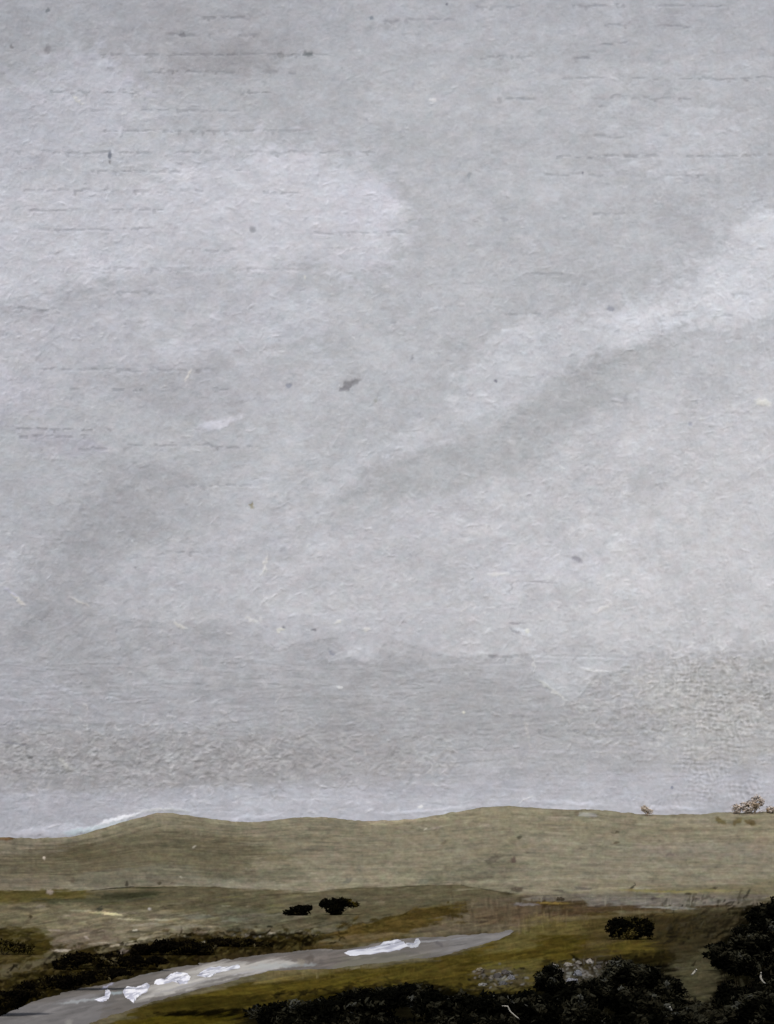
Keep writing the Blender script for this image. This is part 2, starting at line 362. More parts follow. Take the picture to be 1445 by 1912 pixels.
for k in range(900):
    u, v = rng.uniform(-60, 560), rng.normal(1418, 26)
    S.blob(u, v, rng.uniform(5, 20), rng.uniform(3, 8), rng.normal(0, .8), fld(u, v) * (rng.uniform(.74, .9) if rng.random() < .5 else rng.uniform(1.1, 1.32)) * np.array([1, 1, .98]), rng.uniform(.4, .75), rng.choice([-.25, .35]))
for k in range(700):
    u, v = rng.normal(1330, 90), rng.normal(1300, 50)
    S.blob(u, v, rng.uniform(4, 11), rng.uniform(5, 12), rng.normal(0, .4), fld(u, v) * (rng.uniform(.78, .92) if rng.random() < .5 else rng.uniform(1.08, 1.25)) * np.array([1, 1, .97]), rng.uniform(.4, .75), rng.choice([-.25, .35]))
# single marks
for (u, v, L, W, a, c, al) in [(655, 714, 34, 12, -.25, (133, 134, 137), .9), (648, 722, 28, 12, -.45, (130, 130, 134), .95), (640, 727, 12, 6, -.3, (138, 138, 143), .8),
        (205, 288, 6, 18, 0, (118, 122, 132), .95), (205, 303, 5, 11, 0, (128, 126, 128), .8), (576, 101, 16, 10, .2, (120, 125, 128), .95), (525, 102, 12, 8, .3, (138, 140, 142), .8),
        (88, 20, 8, 10, .5, (120, 125, 130), .9), (22, 87, 6, 6, 0, (130, 130, 132), .9), (341, 66, 12, 9, .2, (128, 128, 133), .9), (90, 93, 14, 16, .3, (146, 146, 150), .8),
        (692, 34, 12, 8, .4, (125, 132, 140), .9), (834, 8, 6, 6, 0, (110, 112, 120), .9), (810, 187, 12, 7, .5, (206, 206, 206), .95), (472, 429, 9, 12, 0, (152, 154, 160), .8),
        (145, 187, 24, 4, .75, (214, 212, 206), .7), (1140, 577, 14, 12, .3, (150, 152, 162), .85), (876, 329, 8, 10, .2, (154, 158, 164), .9), (1088, 323, 5, 5, 0, (130, 132, 140), .9),
        (925, 712, 6, 7, 0, (125, 127, 138), .9), (770, 668, 6, 9, .5, (150, 152, 156), .9), (1078, 1045, 22, 9, .35, (160, 160, 168), .95), (1290, 792, 9, 7, 0, (158, 160, 172), .8),
        (1425, 752, 30, 11, .25, (214, 214, 208), .7), (470, 944, 9, 9, 0, (148, 142, 120), .9), (701, 748, 9, 9, 0, (158, 160, 158), .85), (540, 720, 10, 10, 0, (140, 145, 158), .8),
        (352, 700, 26, 5, -1.1, (210, 209, 206), .8), (496, 1050, 44, 5, -1.45, (212, 212, 210), .75), (490, 1068, 18, 4, -1.2, (208, 208, 206), .6), (569, 518, 9, 4, 1.5, (214, 213, 205), .8),
        (32, 1118, 34, 6, .75, (214, 212, 206), .85), (18, 1105, 30, 5, .6, (186, 186, 200), .8), (150, 1124, 44, 4, .45, (202, 200, 196), .6), (335, 1168, 24, 5, .5, (208, 208, 204), .8),
        (470, 1158, 26, 7, .4, (206, 206, 205), .85), (523, 1176, 14, 8, -.4, (210, 210, 204), .9), (530, 1172, 8, 5, .2, (125, 127, 136), .9), (586, 1177, 10, 5, .1, (125, 126, 132), .9),
        (682, 1176, 16, 7, -.4, (208, 208, 206), .9), (630, 1162, 13, 5, -.5, (204, 203, 200), .8), (975, 1180, 34, 9, .35, (206, 208, 214), .85), (965, 1164, 26, 4, 0, (150, 150, 156), .8),
        (960, 1178, 22, 4, .7, (152, 153, 160), .7), (985, 1178, 9, 6, .3, (212, 212, 206), .9), (913, 1180, 12, 8, -.2, (202, 204, 208), .8), (930, 1072, 40, 7, -.05, (206, 206, 204), .7),
        (955, 1098, 26, 3, -1.3, (158, 158, 164), .7), (1010, 1087, 60, 3, .06, (160, 160, 164), .7), (1125, 1136, 40, 6, -.5, (206, 206, 205), .6), (865, 1140, 28, 4, -1.1, (206, 206, 206), .6),
        (997, 1240, 34, 4, 1.6, (206, 207, 207), .7), (1030, 1288, 66, 5, .62, (207, 208, 207), .8), (1108, 1252, 52, 5, .12, (206, 208, 210), .8), (1070, 1262, 34, 14, -.1, (172, 174, 178), .7),
        (1092, 1288, 44, 4, -.75, (186, 188, 190), .6), (1020, 1236, 40, 5, .05, (200, 202, 208), .6), (634, 1283, 9, 4, .2, (214, 216, 216), .9), (620, 1220, 18, 7, .7, (140, 143, 154), .8),
        (866, 1330, 6, 5, 0, (212, 212, 200), .9), (985, 1370, 60, 5, 1.4, (186, 186, 184), .5), (1254, 1471, 7, 6, 0, (120, 124, 140), .95), (785, 1507, 8, 5, -.3, (222, 222, 222), .9),
        (320, 1410, 30, 12, -.2, (186, 187, 188), .8), (315, 1418, 16, 9, .6, (190, 191, 192), .8), (160, 1320, 22, 5, 1.0, (196, 195, 196), .8), (25, 1388, 60, 4, .15, (128, 128, 134), .8),
        (120, 1425, 26, 8, 1.0, (182, 181, 176), .7), (56, 1414, 8, 6, 0, (112, 112, 112), .9), (10, 700, 60, 10, 1.1, (192, 192, 202), .5), (1400, 500, 60, 8, -.9, (208, 209, 213), .4)]:
    S.blob(u, v, L * 1.1, W * 1.15, a, lin(c), al, .6 if c[0] > 170 else -.4)
# pale snow strip lying along the left crest
for (u, v, L, W, a, c, al) in [(110, 1550, 130, 22, -.05, (192, 194, 203), .85), (60, 1555, 80, 14, .0, (196, 196, 204), .7), (150, 1552, 70, 12, -.12, (186, 198, 203), .8), (200, 1540, 90, 14, -.3, (196, 205, 210), .9),
        (215, 1531, 70, 9, -.27, (222, 224, 228), .95), (245, 1524, 60, 6, -.3, (214, 216, 220), .8), (290, 1513, 80, 7, -.03, (198, 199, 200), .8), (330, 1513, 50, 6, .12, (186, 188, 188), .7),
        (100, 1543, 30, 5, -.2, (208, 208, 214), .8), (480, 1528, 110, 10, -.08, (190, 192, 200), .7), (760, 1517, 120, 9, -.05, (196, 198, 206), .7), (850, 1508, 90, 8, -.1, (198, 199, 206), .7),
        (1060, 1500, 160, 8, .06, (190, 192, 200), .7), (1250, 1510, 120, 9, .02, (194, 196, 206), .7), (980, 1494, 40, 4, -.5, (206, 206, 208), .7)]:
    S.blob(u, v, L, W, a, lin(c), al, .8)
# cloth weave: vertical and horizontal threads plus grain, in paint thickness and a little in tone
wob = (fbm(U / 26, V / 34, 61, 4, .65) - .5) * 24
vth = np.sin((U + wob) * 2 * math.pi / 9.5); hth = np.sin((V + wob * .8) * 2 * math.pi / 9.0)
wm_r = smooth(1100, 1330, U) * smooth(1180, 1260, V) * (1 - smooth(1480, 1520, V))
wm = 0.25 + 0.5 * smooth(700, 1100, U) * smooth(200, 600, V) + 1.1 * wm_r
gate = smooth(.35, .65, fbm(U / 30, V / 30, 66, 3))
Ra, Rb = U * .81 + V * .59, -U * .59 + V * .81
grain = fbm(Ra / 3.8, Rb / 3.8, 70, 3, .7) - .5
grain2 = fbm(Rb / 9, Ra / 9, 74, 4, .6) - .5
mott = fbm(Ra / 45, Rb / 36, 84, 4, .6) - .5
S.H = S.H * .8 + wm * gate * (.34 * vth + .16 * hth * (.6 + .6 * wm_r)) + .75 * grain + .5 * grain2
S.C = S.C * (1 + .16 * grain + .13 * grain2 + .10 * mott + .012 * wm * gate * (vth + hth) + .05 * wm_r * gate * vth)[..., None]
for sx_, sy_, sd_, am in [(170, 90, 201, .040), (80, 52, 207, .040), (34, 26, 213, .036), (15, 12, 219, .032)]:
    f1 = fbm(U / sx_, V / sy_, sd_, 5, .68); f2 = fbm(U / sx_ + 31, V / sy_ + 7, sd_ + 60, 5, .68)
    S.C = S.C * (1 + am * smooth(.52, .58, f1) - am * smooth(.53, .60, f2))[..., None]
    S.H += am * 4 * smooth(.52, .57, f1)
tint = fbm(U / 16, V / 12, 180, 3, .6) - .5; tint2 = fbm(U / 16 + 50, V / 12, 184, 3, .6) - .5
S.C = S.C * np.stack([1 + .05 * tint, 1 - .02 * tint + .03 * tint2, 1 - .05 * tint], -1)
S.C = S.C / K_SKY
R = 2500.0
PX = R / F          # metres of sky per photo pixel
frame_u = np.arange(-60, 1506, 1.6)
Uo = np.concatenate([np.linspace(UC - F * 1.35, -62, 240), frame_u, np.linspace(1507, UC + F * 1.35, 240)])
Vo = np.concatenate([np.linspace(-1500, -52, 160), np.arange(-50, 1600, 1.6), np.linspace(1601, 1720, 20)])
GU, GV = np.meshgrid(Uo, Vo)
edge_a = math.atan((1506 - UC) / F)
def ang_of(u):
    inside = np.arctan((np.clip(u, 2 * UC - 1506, 1506) - UC) / F)
    extra = np.where(u > 1506, (u - 1506) / F, np.where(u < 2 * UC - 1506, (u - (2 * UC - 1506)) / F, 0))
    return inside + extra
A = ang_of(GU)
Hs = S.sample(GU, GV, S.H); Cs = S.sample(GU, GV, S.C)
fade = smooth(1700, 1560, GV)
rr = R - Hs * PX * 0.85
cosA = np.cos(np.clip(A, -edge_a, edge_a))
P = np.stack([np.sin(A) * rr, np.cos(A) * rr, CAMZ + (VH - GV) / F * R * cosA], -1)
mat_sky = paint_material('sky_paint', 0.7, 0.15, 0.35, 0.25, 0.02)
sky = tag(grid_mesh('sky', P[:, ::-1], Cs[:, ::-1], mat_sky), kind='structure')
sky['label'] = 'overcast pale grey sky brushed on in thick broken strokes'

# ------------------------------------------------------------------ LAND colours
L_ = Canvas(-90, 1480, 1535, 2000, 1.25, lin((140, 134, 114)))
U, V = L_.U, L_.V
CREST = [(-90, 1559), (0, 1563), (60, 1566), (140, 1562), (180, 1550), (230, 1535), (265, 1525), (285, 1519.5), (305, 1518), (330, 1519), (360, 1524.5), (415, 1532), (470, 1536), (520, 1530), (560, 1526),
         (600, 1525), (640, 1530), (680, 1533), (770, 1530), (830, 1520), (900, 1508), (950, 1504), (1010, 1509), (1060, 1512), (1110, 1511), (1160, 1517), (1210, 1521),
         (1300, 1520), (1360, 1517), (1445, 1516), (1535, 1513)]
BASE = [(-90, 1662), (170, 1662), (250, 1655), (360, 1654), (480, 1660), (560, 1663), (700, 1657), (800, 1653), (860, 1652), (950, 1668), (1100, 1674), (1300, 1676), (1445, 1676), (1535, 1678)]
crest_f = lambda u: np.interp(u, [p[0] for p in CREST], [p[1] for p in CREST])
base_f = lambda u: np.interp(u, [p[0] for p in BASE], [p[1] for p in BASE])
def P_(pts, c, soft=8, warp=6, al=1.0, sc=60, sy=8, **k): L_.patch(pts, lin(np.array(c) * np.array([.955, .95, .93])), soft, warp, al, sc, sy, **k)
# hills
P_([(-90, 1480), (1535, 1480), (1535, 1700), (-90, 1700)], (139, 133, 113), 4, 0)
P_([(-90, 1560), (100, 1570), (130, 1580), (0, 1600), (-90, 1605)], (128, 121, 106), 20, 10, .8)
P_([(0, 1590), (120, 1575), (220, 1550), (330, 1540), (450, 1560), (520, 1600), (420, 1640), (200, 1640), (0, 1640)], (104, 98, 76), 90, 18, .85)
P_([(100, 1580), (190, 1575), (230, 1600), (180, 1610), (90, 1605)], (88, 81, 58), 18, 8, .6)
P_([(-90, 1600), (300, 1600), (300, 1645), (-90, 1650)], (108, 101, 80), 20, 10, .5)
P_([(150, 1630), (320, 1610), (420, 1640), (300, 1660), (130, 1660)], (116, 113, 98), 16, 8, .6)
P_([(-90, 1636), (120, 1640), (140, 1660), (-90, 1664)], (118, 110, 94), 10, 6, .6)
P_([(380, 1625), (470, 1628), (560, 1618), (520, 1650), (420, 1650)], (106, 103, 84), 14, 10, .75, 30)
P_([(540, 1630), (860, 1630), (850, 1650), (560, 1660)], (146, 141, 120), 12, 6, .6)
P_([(780, 1632), (870, 1618), (960, 1590), (960, 1620), (900, 1640), (800, 1650)], (108, 105, 88), 14, 8, .7, 30)
P_([(600, 1540), (900, 1550), (900, 1620), (600, 1620)], (134, 129, 110), 40, 20, .5)
P_([(960, 1560), (1445, 1570), (1535, 1600), (1445, 1640), (980, 1640)], (142, 137, 119), 40, 15, .6)
P_([(1180, 1575), (1445, 1575), (1445, 1600), (1180, 1602)], (138, 131, 118), 14, 8, .6)
P_([(1380, 1520), (1535, 1520), (1535, 1600), (1400, 1580)], (146, 138, 116), 30, 10, .6)
P_([(1200, 1652), (1300, 1655), (1445, 1640), (1535, 1640), (1535, 1676), (1250, 1672)], (112, 105, 78), 14, 8, .6)
P_([(680, 1534), (840, 1526), (830, 1532), (700, 1540)], (176, 166, 140), 7, 4, .7, 20)
P_([(420, 1660), (560, 1662), (760, 1652), (760, 1658), (560, 1668), (420, 1664)], (162, 156, 134), 4, 2, .8, 30)
P_([(330, 1650), (480, 1640), (540, 1655), (420, 1660)], (142, 139, 122), 10, 6, .6)
# plain
pl = lambda *a, **k: P_(*a, **k)
def below(u0, u1, dv=0, vbot=2000):
    us = np.arange(u0, u1 + 1, 30); return [(float(u), float(base_f(u)) + dv) for u in us] + [(u1, vbot), (u0, vbot)]
L_.patch(below(-90, 1535), lin((90, 84, 63)), 3, 2.5, 1.0, 40, 6)
P_([(-90, 1664), (160, 1662), (160, 1680), (-90, 1688)], (84, 76, 38), 8, 5, .85)
P_([(60, 1678), (170, 1676), (300, 1662), (330, 1672), (200, 1690), (60, 1692)], (66, 67, 50), 10, 5, .8)
P_([(190, 1666), (290, 1664), (300, 1674), (200, 1678)], (56, 57, 40), 6, 4, .8)
P_([(300, 1660), (560, 1670), (820, 1655), (860, 1690), (700, 1720), (540, 1730), (300, 1720)], (92, 87, 68), 16, 8, .8)
P_([(-90, 1692), (150, 1690), (240, 1700), (340, 1715), (430, 1740), (300, 1765), (100, 1770), (-90, 1760)], (112, 106, 84), 16, 10, .85)
P_([(120, 1700), (340, 1705), (420, 1740), (330, 1755), (170, 1765), (90, 1755)], (120, 113, 95), 20, 12, .6)
P_([(95, 1738), (200, 1735), (230, 1760), (100, 1775)], (112, 100, 88), 10, 8, .6)
P_([(400, 1690), (640, 1720), (700, 1730), (560, 1760), (420, 1745)], (96, 94, 78), 16, 8, .7)
P_([(-90, 1735), (60, 1732), (90, 1745), (100, 1775), (60, 1800), (-90, 1815)], (66, 59, 24), 10, 9, .9, 30)
P_([(-90, 1755), (15, 1755), (20, 1775), (-90, 1775)], (30, 24, 8), 8, 8, .8, 20)
P_([(-90, 1800), (60, 1795), (70, 1815), (0, 1835), (-90, 1850)], (86, 80, 60), 10, 8, .8)
# dark heath above the stream on the left
P_([(-90, 1860), (-20, 1836), (60, 1812), (110, 1788), (160, 1768), (250, 1778), (300, 1760), (350, 1742), (470, 1742), (580, 1755), (620, 1762), (560, 1790), (300, 1840), (100, 1880), (-90, 1940)],
   (36, 30, 11), 9, 9, .97, 28)
P_([(-90, 1870), (60, 1835), (140, 1810), (220, 1815), (120, 1850), (20, 1900), (-90, 1940)], (14, 12, 4), 12, 10, .9, 28)
P_([(250, 1765), (330, 1752), (400, 1765), (430, 1775), (300, 1790), (260, 1780)], (18, 14, 4), 10, 9, .8, 20)
P_([(120, 1800), (270, 1785), (300, 1810), (160, 1830)], (26, 21, 6), 10, 9, .7, 20)
P_([(340, 1785), (520, 1762), (640, 1752), (640, 1772), (420, 1800)], (64, 54, 34), 12, 6, .8)
# olive and brown right of centre above the stream
P_([(500, 1758), (620, 1740), (700, 1718), (790, 1695), (885, 1680), (862, 1706), (790, 1738), (760, 1748), (640, 1768), (520, 1772)], (74, 62, 28), 9, 5, .95)
P_([(560, 1760), (700, 1742), (760, 1742), (640, 1765)], (104, 92, 66), 6, 4, .7)
P_([(880, 1682), (960, 1672), (1150, 1680), (1130, 1700), (1060, 1722), (990, 1736), (800, 1748), (770, 1740), (850, 1712)], (96, 87, 70), 18, 10, .95)
P_([(860, 1700), (1000, 1690), (1130, 1700), (1100, 1715), (900, 1725)], (82, 68, 50), 10, 6, .6)
P_([(980, 1668), (1100, 1668), (1440, 1670), (1400, 1695), (1100, 1695), (960, 1690)], (108, 103, 92), 6, 4, .85)
P_([(1000, 1684), (1120, 1690), (1260, 1692), (1400, 1690), (1260, 1700), (1100, 1702), (1000, 1692)], (70, 56, 36), 5, 4, .85)
P_([(940, 1684), (1120, 1683), (1120, 1689), (960, 1690)], (58, 44, 18), 4, 3, .8)
P_([(1010, 1698), (1120, 1704), (1130, 1712), (1010, 1704)], (64, 50, 32), 4, 3, .8)
P_([(980, 1712), (1140, 1712), (1130, 1760), (960, 1760)], (104, 94, 62), 16, 8, .7)
P_([(930, 1745), (1040, 1718), (1140, 1712), (1120, 1800), (1010, 1830), (900, 1850), (860, 1800)], (88, 80, 44), 14, 8, .9)
# olive bank below the stream
P_([(180, 1930), (260, 1880), (360, 1858), (470, 1832), (620, 1812), (760, 1800), (860, 1780), (960, 1745), (1110, 1745), (1120, 1800), (1010, 1850), (860, 1870), (700, 1870), (480, 1890), (300, 1930)],
   (70, 61, 22), 7, 5, .97)
P_([(960, 1740), (1000, 1738), (1000, 1770), (900, 1780)], (94, 87, 52), 9, 6, .7)
P_([(330, 1862), (480, 1840), (700, 1820), (700, 1838), (480, 1862), (340, 1876)], (80, 70, 24), 8, 4, .6)
P_([(480, 1812), (560, 1808), (640, 1810), (560, 1832), (470, 1840)], (108, 98, 62), 8, 6, .6)
P_([(900, 1800), (1010, 1790), (1010, 1850), (900, 1850)], (88, 82, 44), 10, 6, .7)
P_([(1240, 1700), (1445, 1690), (1400, 1760), (1330, 1800), (1340, 1850), (1280, 1860), (1230, 1790)], (56, 51, 35), 18, 10, .9, 30)
P_([(1100, 1705), (1300, 1705), (1290, 1790), (1200, 1800), (1090, 1790)], (70, 61, 34), 14, 8, .9, 30)
P_([(1130, 1765), (1230, 1750), (1230, 1790), (1140, 1795)], (84, 74, 26), 10, 6, .7, 30)
P_([(270, 1868), (380, 1858), (480, 1858), (560, 1862), (420, 1880), (300, 1885)], (50, 44, 14), 8, 5, .7)
# black thicket floor
P_([(262, 1893), (330, 1886), (480, 1884), (560, 1862), (700, 1842), (760, 1836), (830, 1842), (870, 1856), (1000, 1852), (1025, 1800), (1090, 1812), (1150, 1790), (1250, 1788), (1290, 1850),
    (1330, 1830), (1320, 1770), (1370, 1740), (1385, 1700), (1445, 1680), (1535, 1680), (1535, 2000), (440, 2000), (440, 1905), (300, 1899)], (9, 8, 3), 6, 6, .98, 26)
P_([(1240, 1790), (1300, 1780), (1340, 1830), (1310, 1880), (1270, 1870), (1255, 1830)], (60, 56, 40), 16, 12, .85, 24)
P_([(200, 1920), (300, 1896), (430, 1902), (460, 1912), (440, 1960), (180, 1960)], (70, 62, 16), 8, 6, .95)
P_([(440, 1905), (560, 1890), (600, 1960), (430, 1960)], (24, 21, 9), 12, 8, .8)

P_([(1025, 1800), (1120, 1785), (1160, 1795), (1140, 1830), (1070, 1845), (1030, 1830)], (72, 67, 56), 12, 8, .7, 14, 10)
P_([(890, 1810), (980, 1808), (985, 1840), (900, 1848)], (74, 68, 54), 10, 8, .7, 14, 10)
P_([(330, 1770), (440, 1756), (560, 1756), (600, 1764), (520, 1776), (420, 1788), (340, 1796)], (40, 33, 15), 10, 6, .8, 22, 8)
P_([(100, 1830), (200, 1812), (270, 1800), (350, 1786), (345, 1796), (270, 1812), (200, 1828), (130, 1842), (60, 1860)], (20, 16, 6), 8, 6, .9, 22, 8)
P_([(1080, 1672), (1300, 1674), (1400, 1680), (1300, 1692), (1100, 1690)], (120, 116, 108), 6, 4, .7, 40, 6)
P_([(-90, 1742), (50, 1738), (85, 1750), (98, 1772), (60, 1796), (-90, 1812)], (52, 45, 16), 8, 9, .8, 26, 8)
P_([(-90, 1778), (40, 1776), (60, 1790), (20, 1800), (-90, 1806)], (66, 59, 34), 8, 9, .8, 26, 8)
P_([(1245, 1770), (1290, 1755), (1335, 1775), (1345, 1820), (1330, 1870), (1290, 1880), (1262, 1840)], (70, 67, 49), 12, 9, .8, 16, 16)
P_([(1180, 1716), (1300, 1706), (1380, 1700), (1350, 1745), (1290, 1790), (1230, 1792), (1215, 1760)], (46, 40, 24), 16, 12, .75, 20, 14)
P_([(1100, 1790), (1180, 1778), (1260, 1780), (1260, 1800), (1150, 1806)], (30, 26, 10), 8, 8, .8, 20, 8)
P_([(260, 1884), (360, 1872), (520, 1868), (700, 1842), (700, 1850), (540, 1878), (330, 1886)], (48, 42, 12), 8, 5, .7, 30, 6)
P_([(620, 1700), (760, 1690), (860, 1680), (760, 1702), (650, 1722), (560, 1736), (480, 1740)], (80, 74, 54), 10, 6, .6, 40, 6)
landC = L_.C.copy()
def lf(u, v):
    i = min(L_.w - 1, max(0, int((u - L_.u0) / L_.step))); j = min(L_.h - 1, max(0, int((v - L_.v0) / L_.step)))
    return landC[j, i]
def slope(u, v):
    """direction the land runs at this place"""
    if v < 1655:
        t = np.clip((v - crest_f(u)) / (base_f(u) - crest_f(u) + 1e-6), 0, 1)
        return math.atan((float(crest_f(u + 40)) - float(crest_f(u - 40))) / 80) * float(1 - t)
    if v < 1700: return 0.0 if u < 800 else -.05
    return -.18 if u < 700 else -.1
for k in range(4200):
    u = rng.uniform(-90, 1535); v = rng.uniform(1495, 1990)
    hill = v < base_f(u)
    c = lf(u, v) * np.clip(rng.normal(1.0, .11 if hill else .22), .4, 1.7) * np.array([1 + rng.normal(0, .012), 1, 1 + rng.normal(0, .03)])
    S_ = rng.uniform(30, 150) if hill else rng.uniform(20, 110)
    L_.stroke(u, v, S_, rng.uniform(2.2, 7), slope(u, v) + rng.normal(0, .05), np.clip(c, .0006, 1), rng.uniform(.35, .75), rng.uniform(.1, .6), rng.normal(0, .6), rng.uniform(.3, .65))
for k in range(420):
    if rng.random() < .7: u, v = rng.normal(330, 110), rng.normal(1728, 17)
    else: u, v = rng.uniform(100, 860), rng.uniform(1668, 1740)
    L_.blob(u, v, rng.uniform(8, 46), rng.uniform(2.5, 6), rng.normal(-.05, .1), np.clip(lf(u, v) * (rng.choice([1.5, 1.35, 1.2, .7, .6])) * np.array([1, 1 + rng.normal(0, .02), 1 + rng.normal(0, .06)]), 0, .45), rng.uniform(.35, .85), .4)
# fine dark bristle lines following the left hill
for k in range(240):
    u = rng.uniform(-40, 640); v = crest_f(u) + rng.uniform(8, 70)
    L_.stroke(u, v, rng.uniform(40, 130), rng.uniform(1.6, 3.4), slope(u, v) + rng.normal(0, .02), lf(u, v) * rng.uniform(.62, .82), rng.uniform(.4, .8), -.3, rng.normal(0, .4), .45)
for k in range(150):
    u = rng.uniform(500, 1500); v = crest_f(u) + rng.uniform(8, 130)
    L_.stroke(u, v, rng.uniform(10, 60), rng.uniform(1.6, 3.6), rng.normal(0, .08), lf(u, v) * rng.choice([.74, .82, 1.14]), rng.uniform(.4, .8), rng.choice([-.3, .4]), rng.normal(0, .4), .45)
for k in range(170):
    u = rng.uniform(840, 1060); v = rng.uniform(1684, 1734)
    L_.stroke(u, v, rng.uniform(12, 34), rng.uniform(2.5, 6), 1.57 + rng.normal(0, .12), lf(u, v) * rng.choice([1.3, 1.2, .76, .7]), rng.uniform(.3, .65), .4, 0, .4)
for k in range(200):
    u = rng.uniform(560, 1240); v = rng.uniform(1745, 1860)
    L_.stroke(u, v, rng.uniform(20, 90), rng.uniform(2, 5.5), -.2 + rng.normal(0, .07), lf(u, v) * rng.choice([1.5, 1.3, .7, .55]) * np.array([1, 1, rng.uniform(.8, 1.3)]), rng.uniform(.3, .75), .4, rng.normal(0, .5), .45)
for k in range(520):          # bold broken darks and lights over the whole near ground
    u = rng.uniform(-60, 1300); v = rng.uniform(1668, 1880)
    if u < 420 and v > 1800: continue
    m_ = rng.choice([.45, .55, .68, 1.35, 1.6]) if v > 1690 else rng.choice([.7, .8, 1.2, 1.3])
    L_.blob(u, v, rng.uniform(8, 60), rng.uniform(2.5, 7), -.12 + rng.normal(0, .12), np.clip(lf(u, v) * m_ * np.array([1, 1 + rng.normal(0, .03), 1 + rng.normal(0, .1)]), 0, .4), rng.uniform(.3, .8), .4)
for k in range(120):
    u = rng.uniform(380, 960); v = rng.uniform(1620, 1656)
    L_.blob(u, v, rng.uniform(10, 44), rng.uniform(3, 8), rng.normal(0, .15), lf(u, v) * rng.choice([.72, .8, 1.14, 1.2]), rng.uniform(.3, .7), .3)
def land_along(pts, n, su, sv, cols, lmin=6, lmax=30, al=(.4, .85), ang=-.1):
    P0 = np.array(pts, float); seg = np.hypot(*(P0[1:] - P0[:-1]).T); cs = np.concatenate([[0], np.cumsum(seg)])
    for k in range(n):
        t = rng.uniform(0, cs[-1]); x = np.interp(t, cs, P0[:, 0]) + rng.normal(0, su); y = np.interp(t, cs, P0[:, 1]) + rng.normal(0, sv)
        L_.blob(x, y, rng.uniform(lmin, lmax), rng.uniform(2.5, 7), ang + rng.normal(0, .4), lin(cols[int(rng.integers(0, len(cols)))]), rng.uniform(*al), .4)
land_along([(480, 1868), (600, 1852), (740, 1836), (860, 1848), (1000, 1846), (1030, 1800), (1100, 1806), (1180, 1790), (1260, 1780)], 240, 12, 5, [(14, 12, 5), (30, 26, 10), (46, 40, 16)])
land_along([(1240, 1730), (1300, 1740), (1350, 1720), (1400, 1700)], 190, 34, 24, [(22, 19, 11), (40, 36, 24), (58, 53, 38), (30, 26, 16)], ang=-.6)
land_along([(-20, 1745), (50, 1765), (20, 1800)], 90, 26, 12, [(30, 25, 9), (60, 52, 22), (80, 72, 46)])
land_along([(100, 1772), (250, 1766), (350, 1744), (520, 1744), (640, 1752)], 170, 14, 6, [(30, 25, 9), (60, 50, 24), (96, 88, 66)])
land_along([(640, 1740), (760, 1712), (850, 1700)], 80, 24, 9, [(58, 48, 18), (84, 70, 36), (46, 38, 14)])
# vertical drips and threads right of centre
for k in range(420):
    u = rng.uniform(480, 1445); v = rng.uniform(1675, 1830)
    if u < 820 and v < 1735: continue
    L_.stroke(u, v, rng.uniform(8, 26), rng.uniform(2, 4.5), 1.57 + rng.normal(0, .15), lf(u, v) * rng.choice([1.35, 1.22, .78]), rng.uniform(.3, .7), rng.uniform(.1, .6), 0, .45)
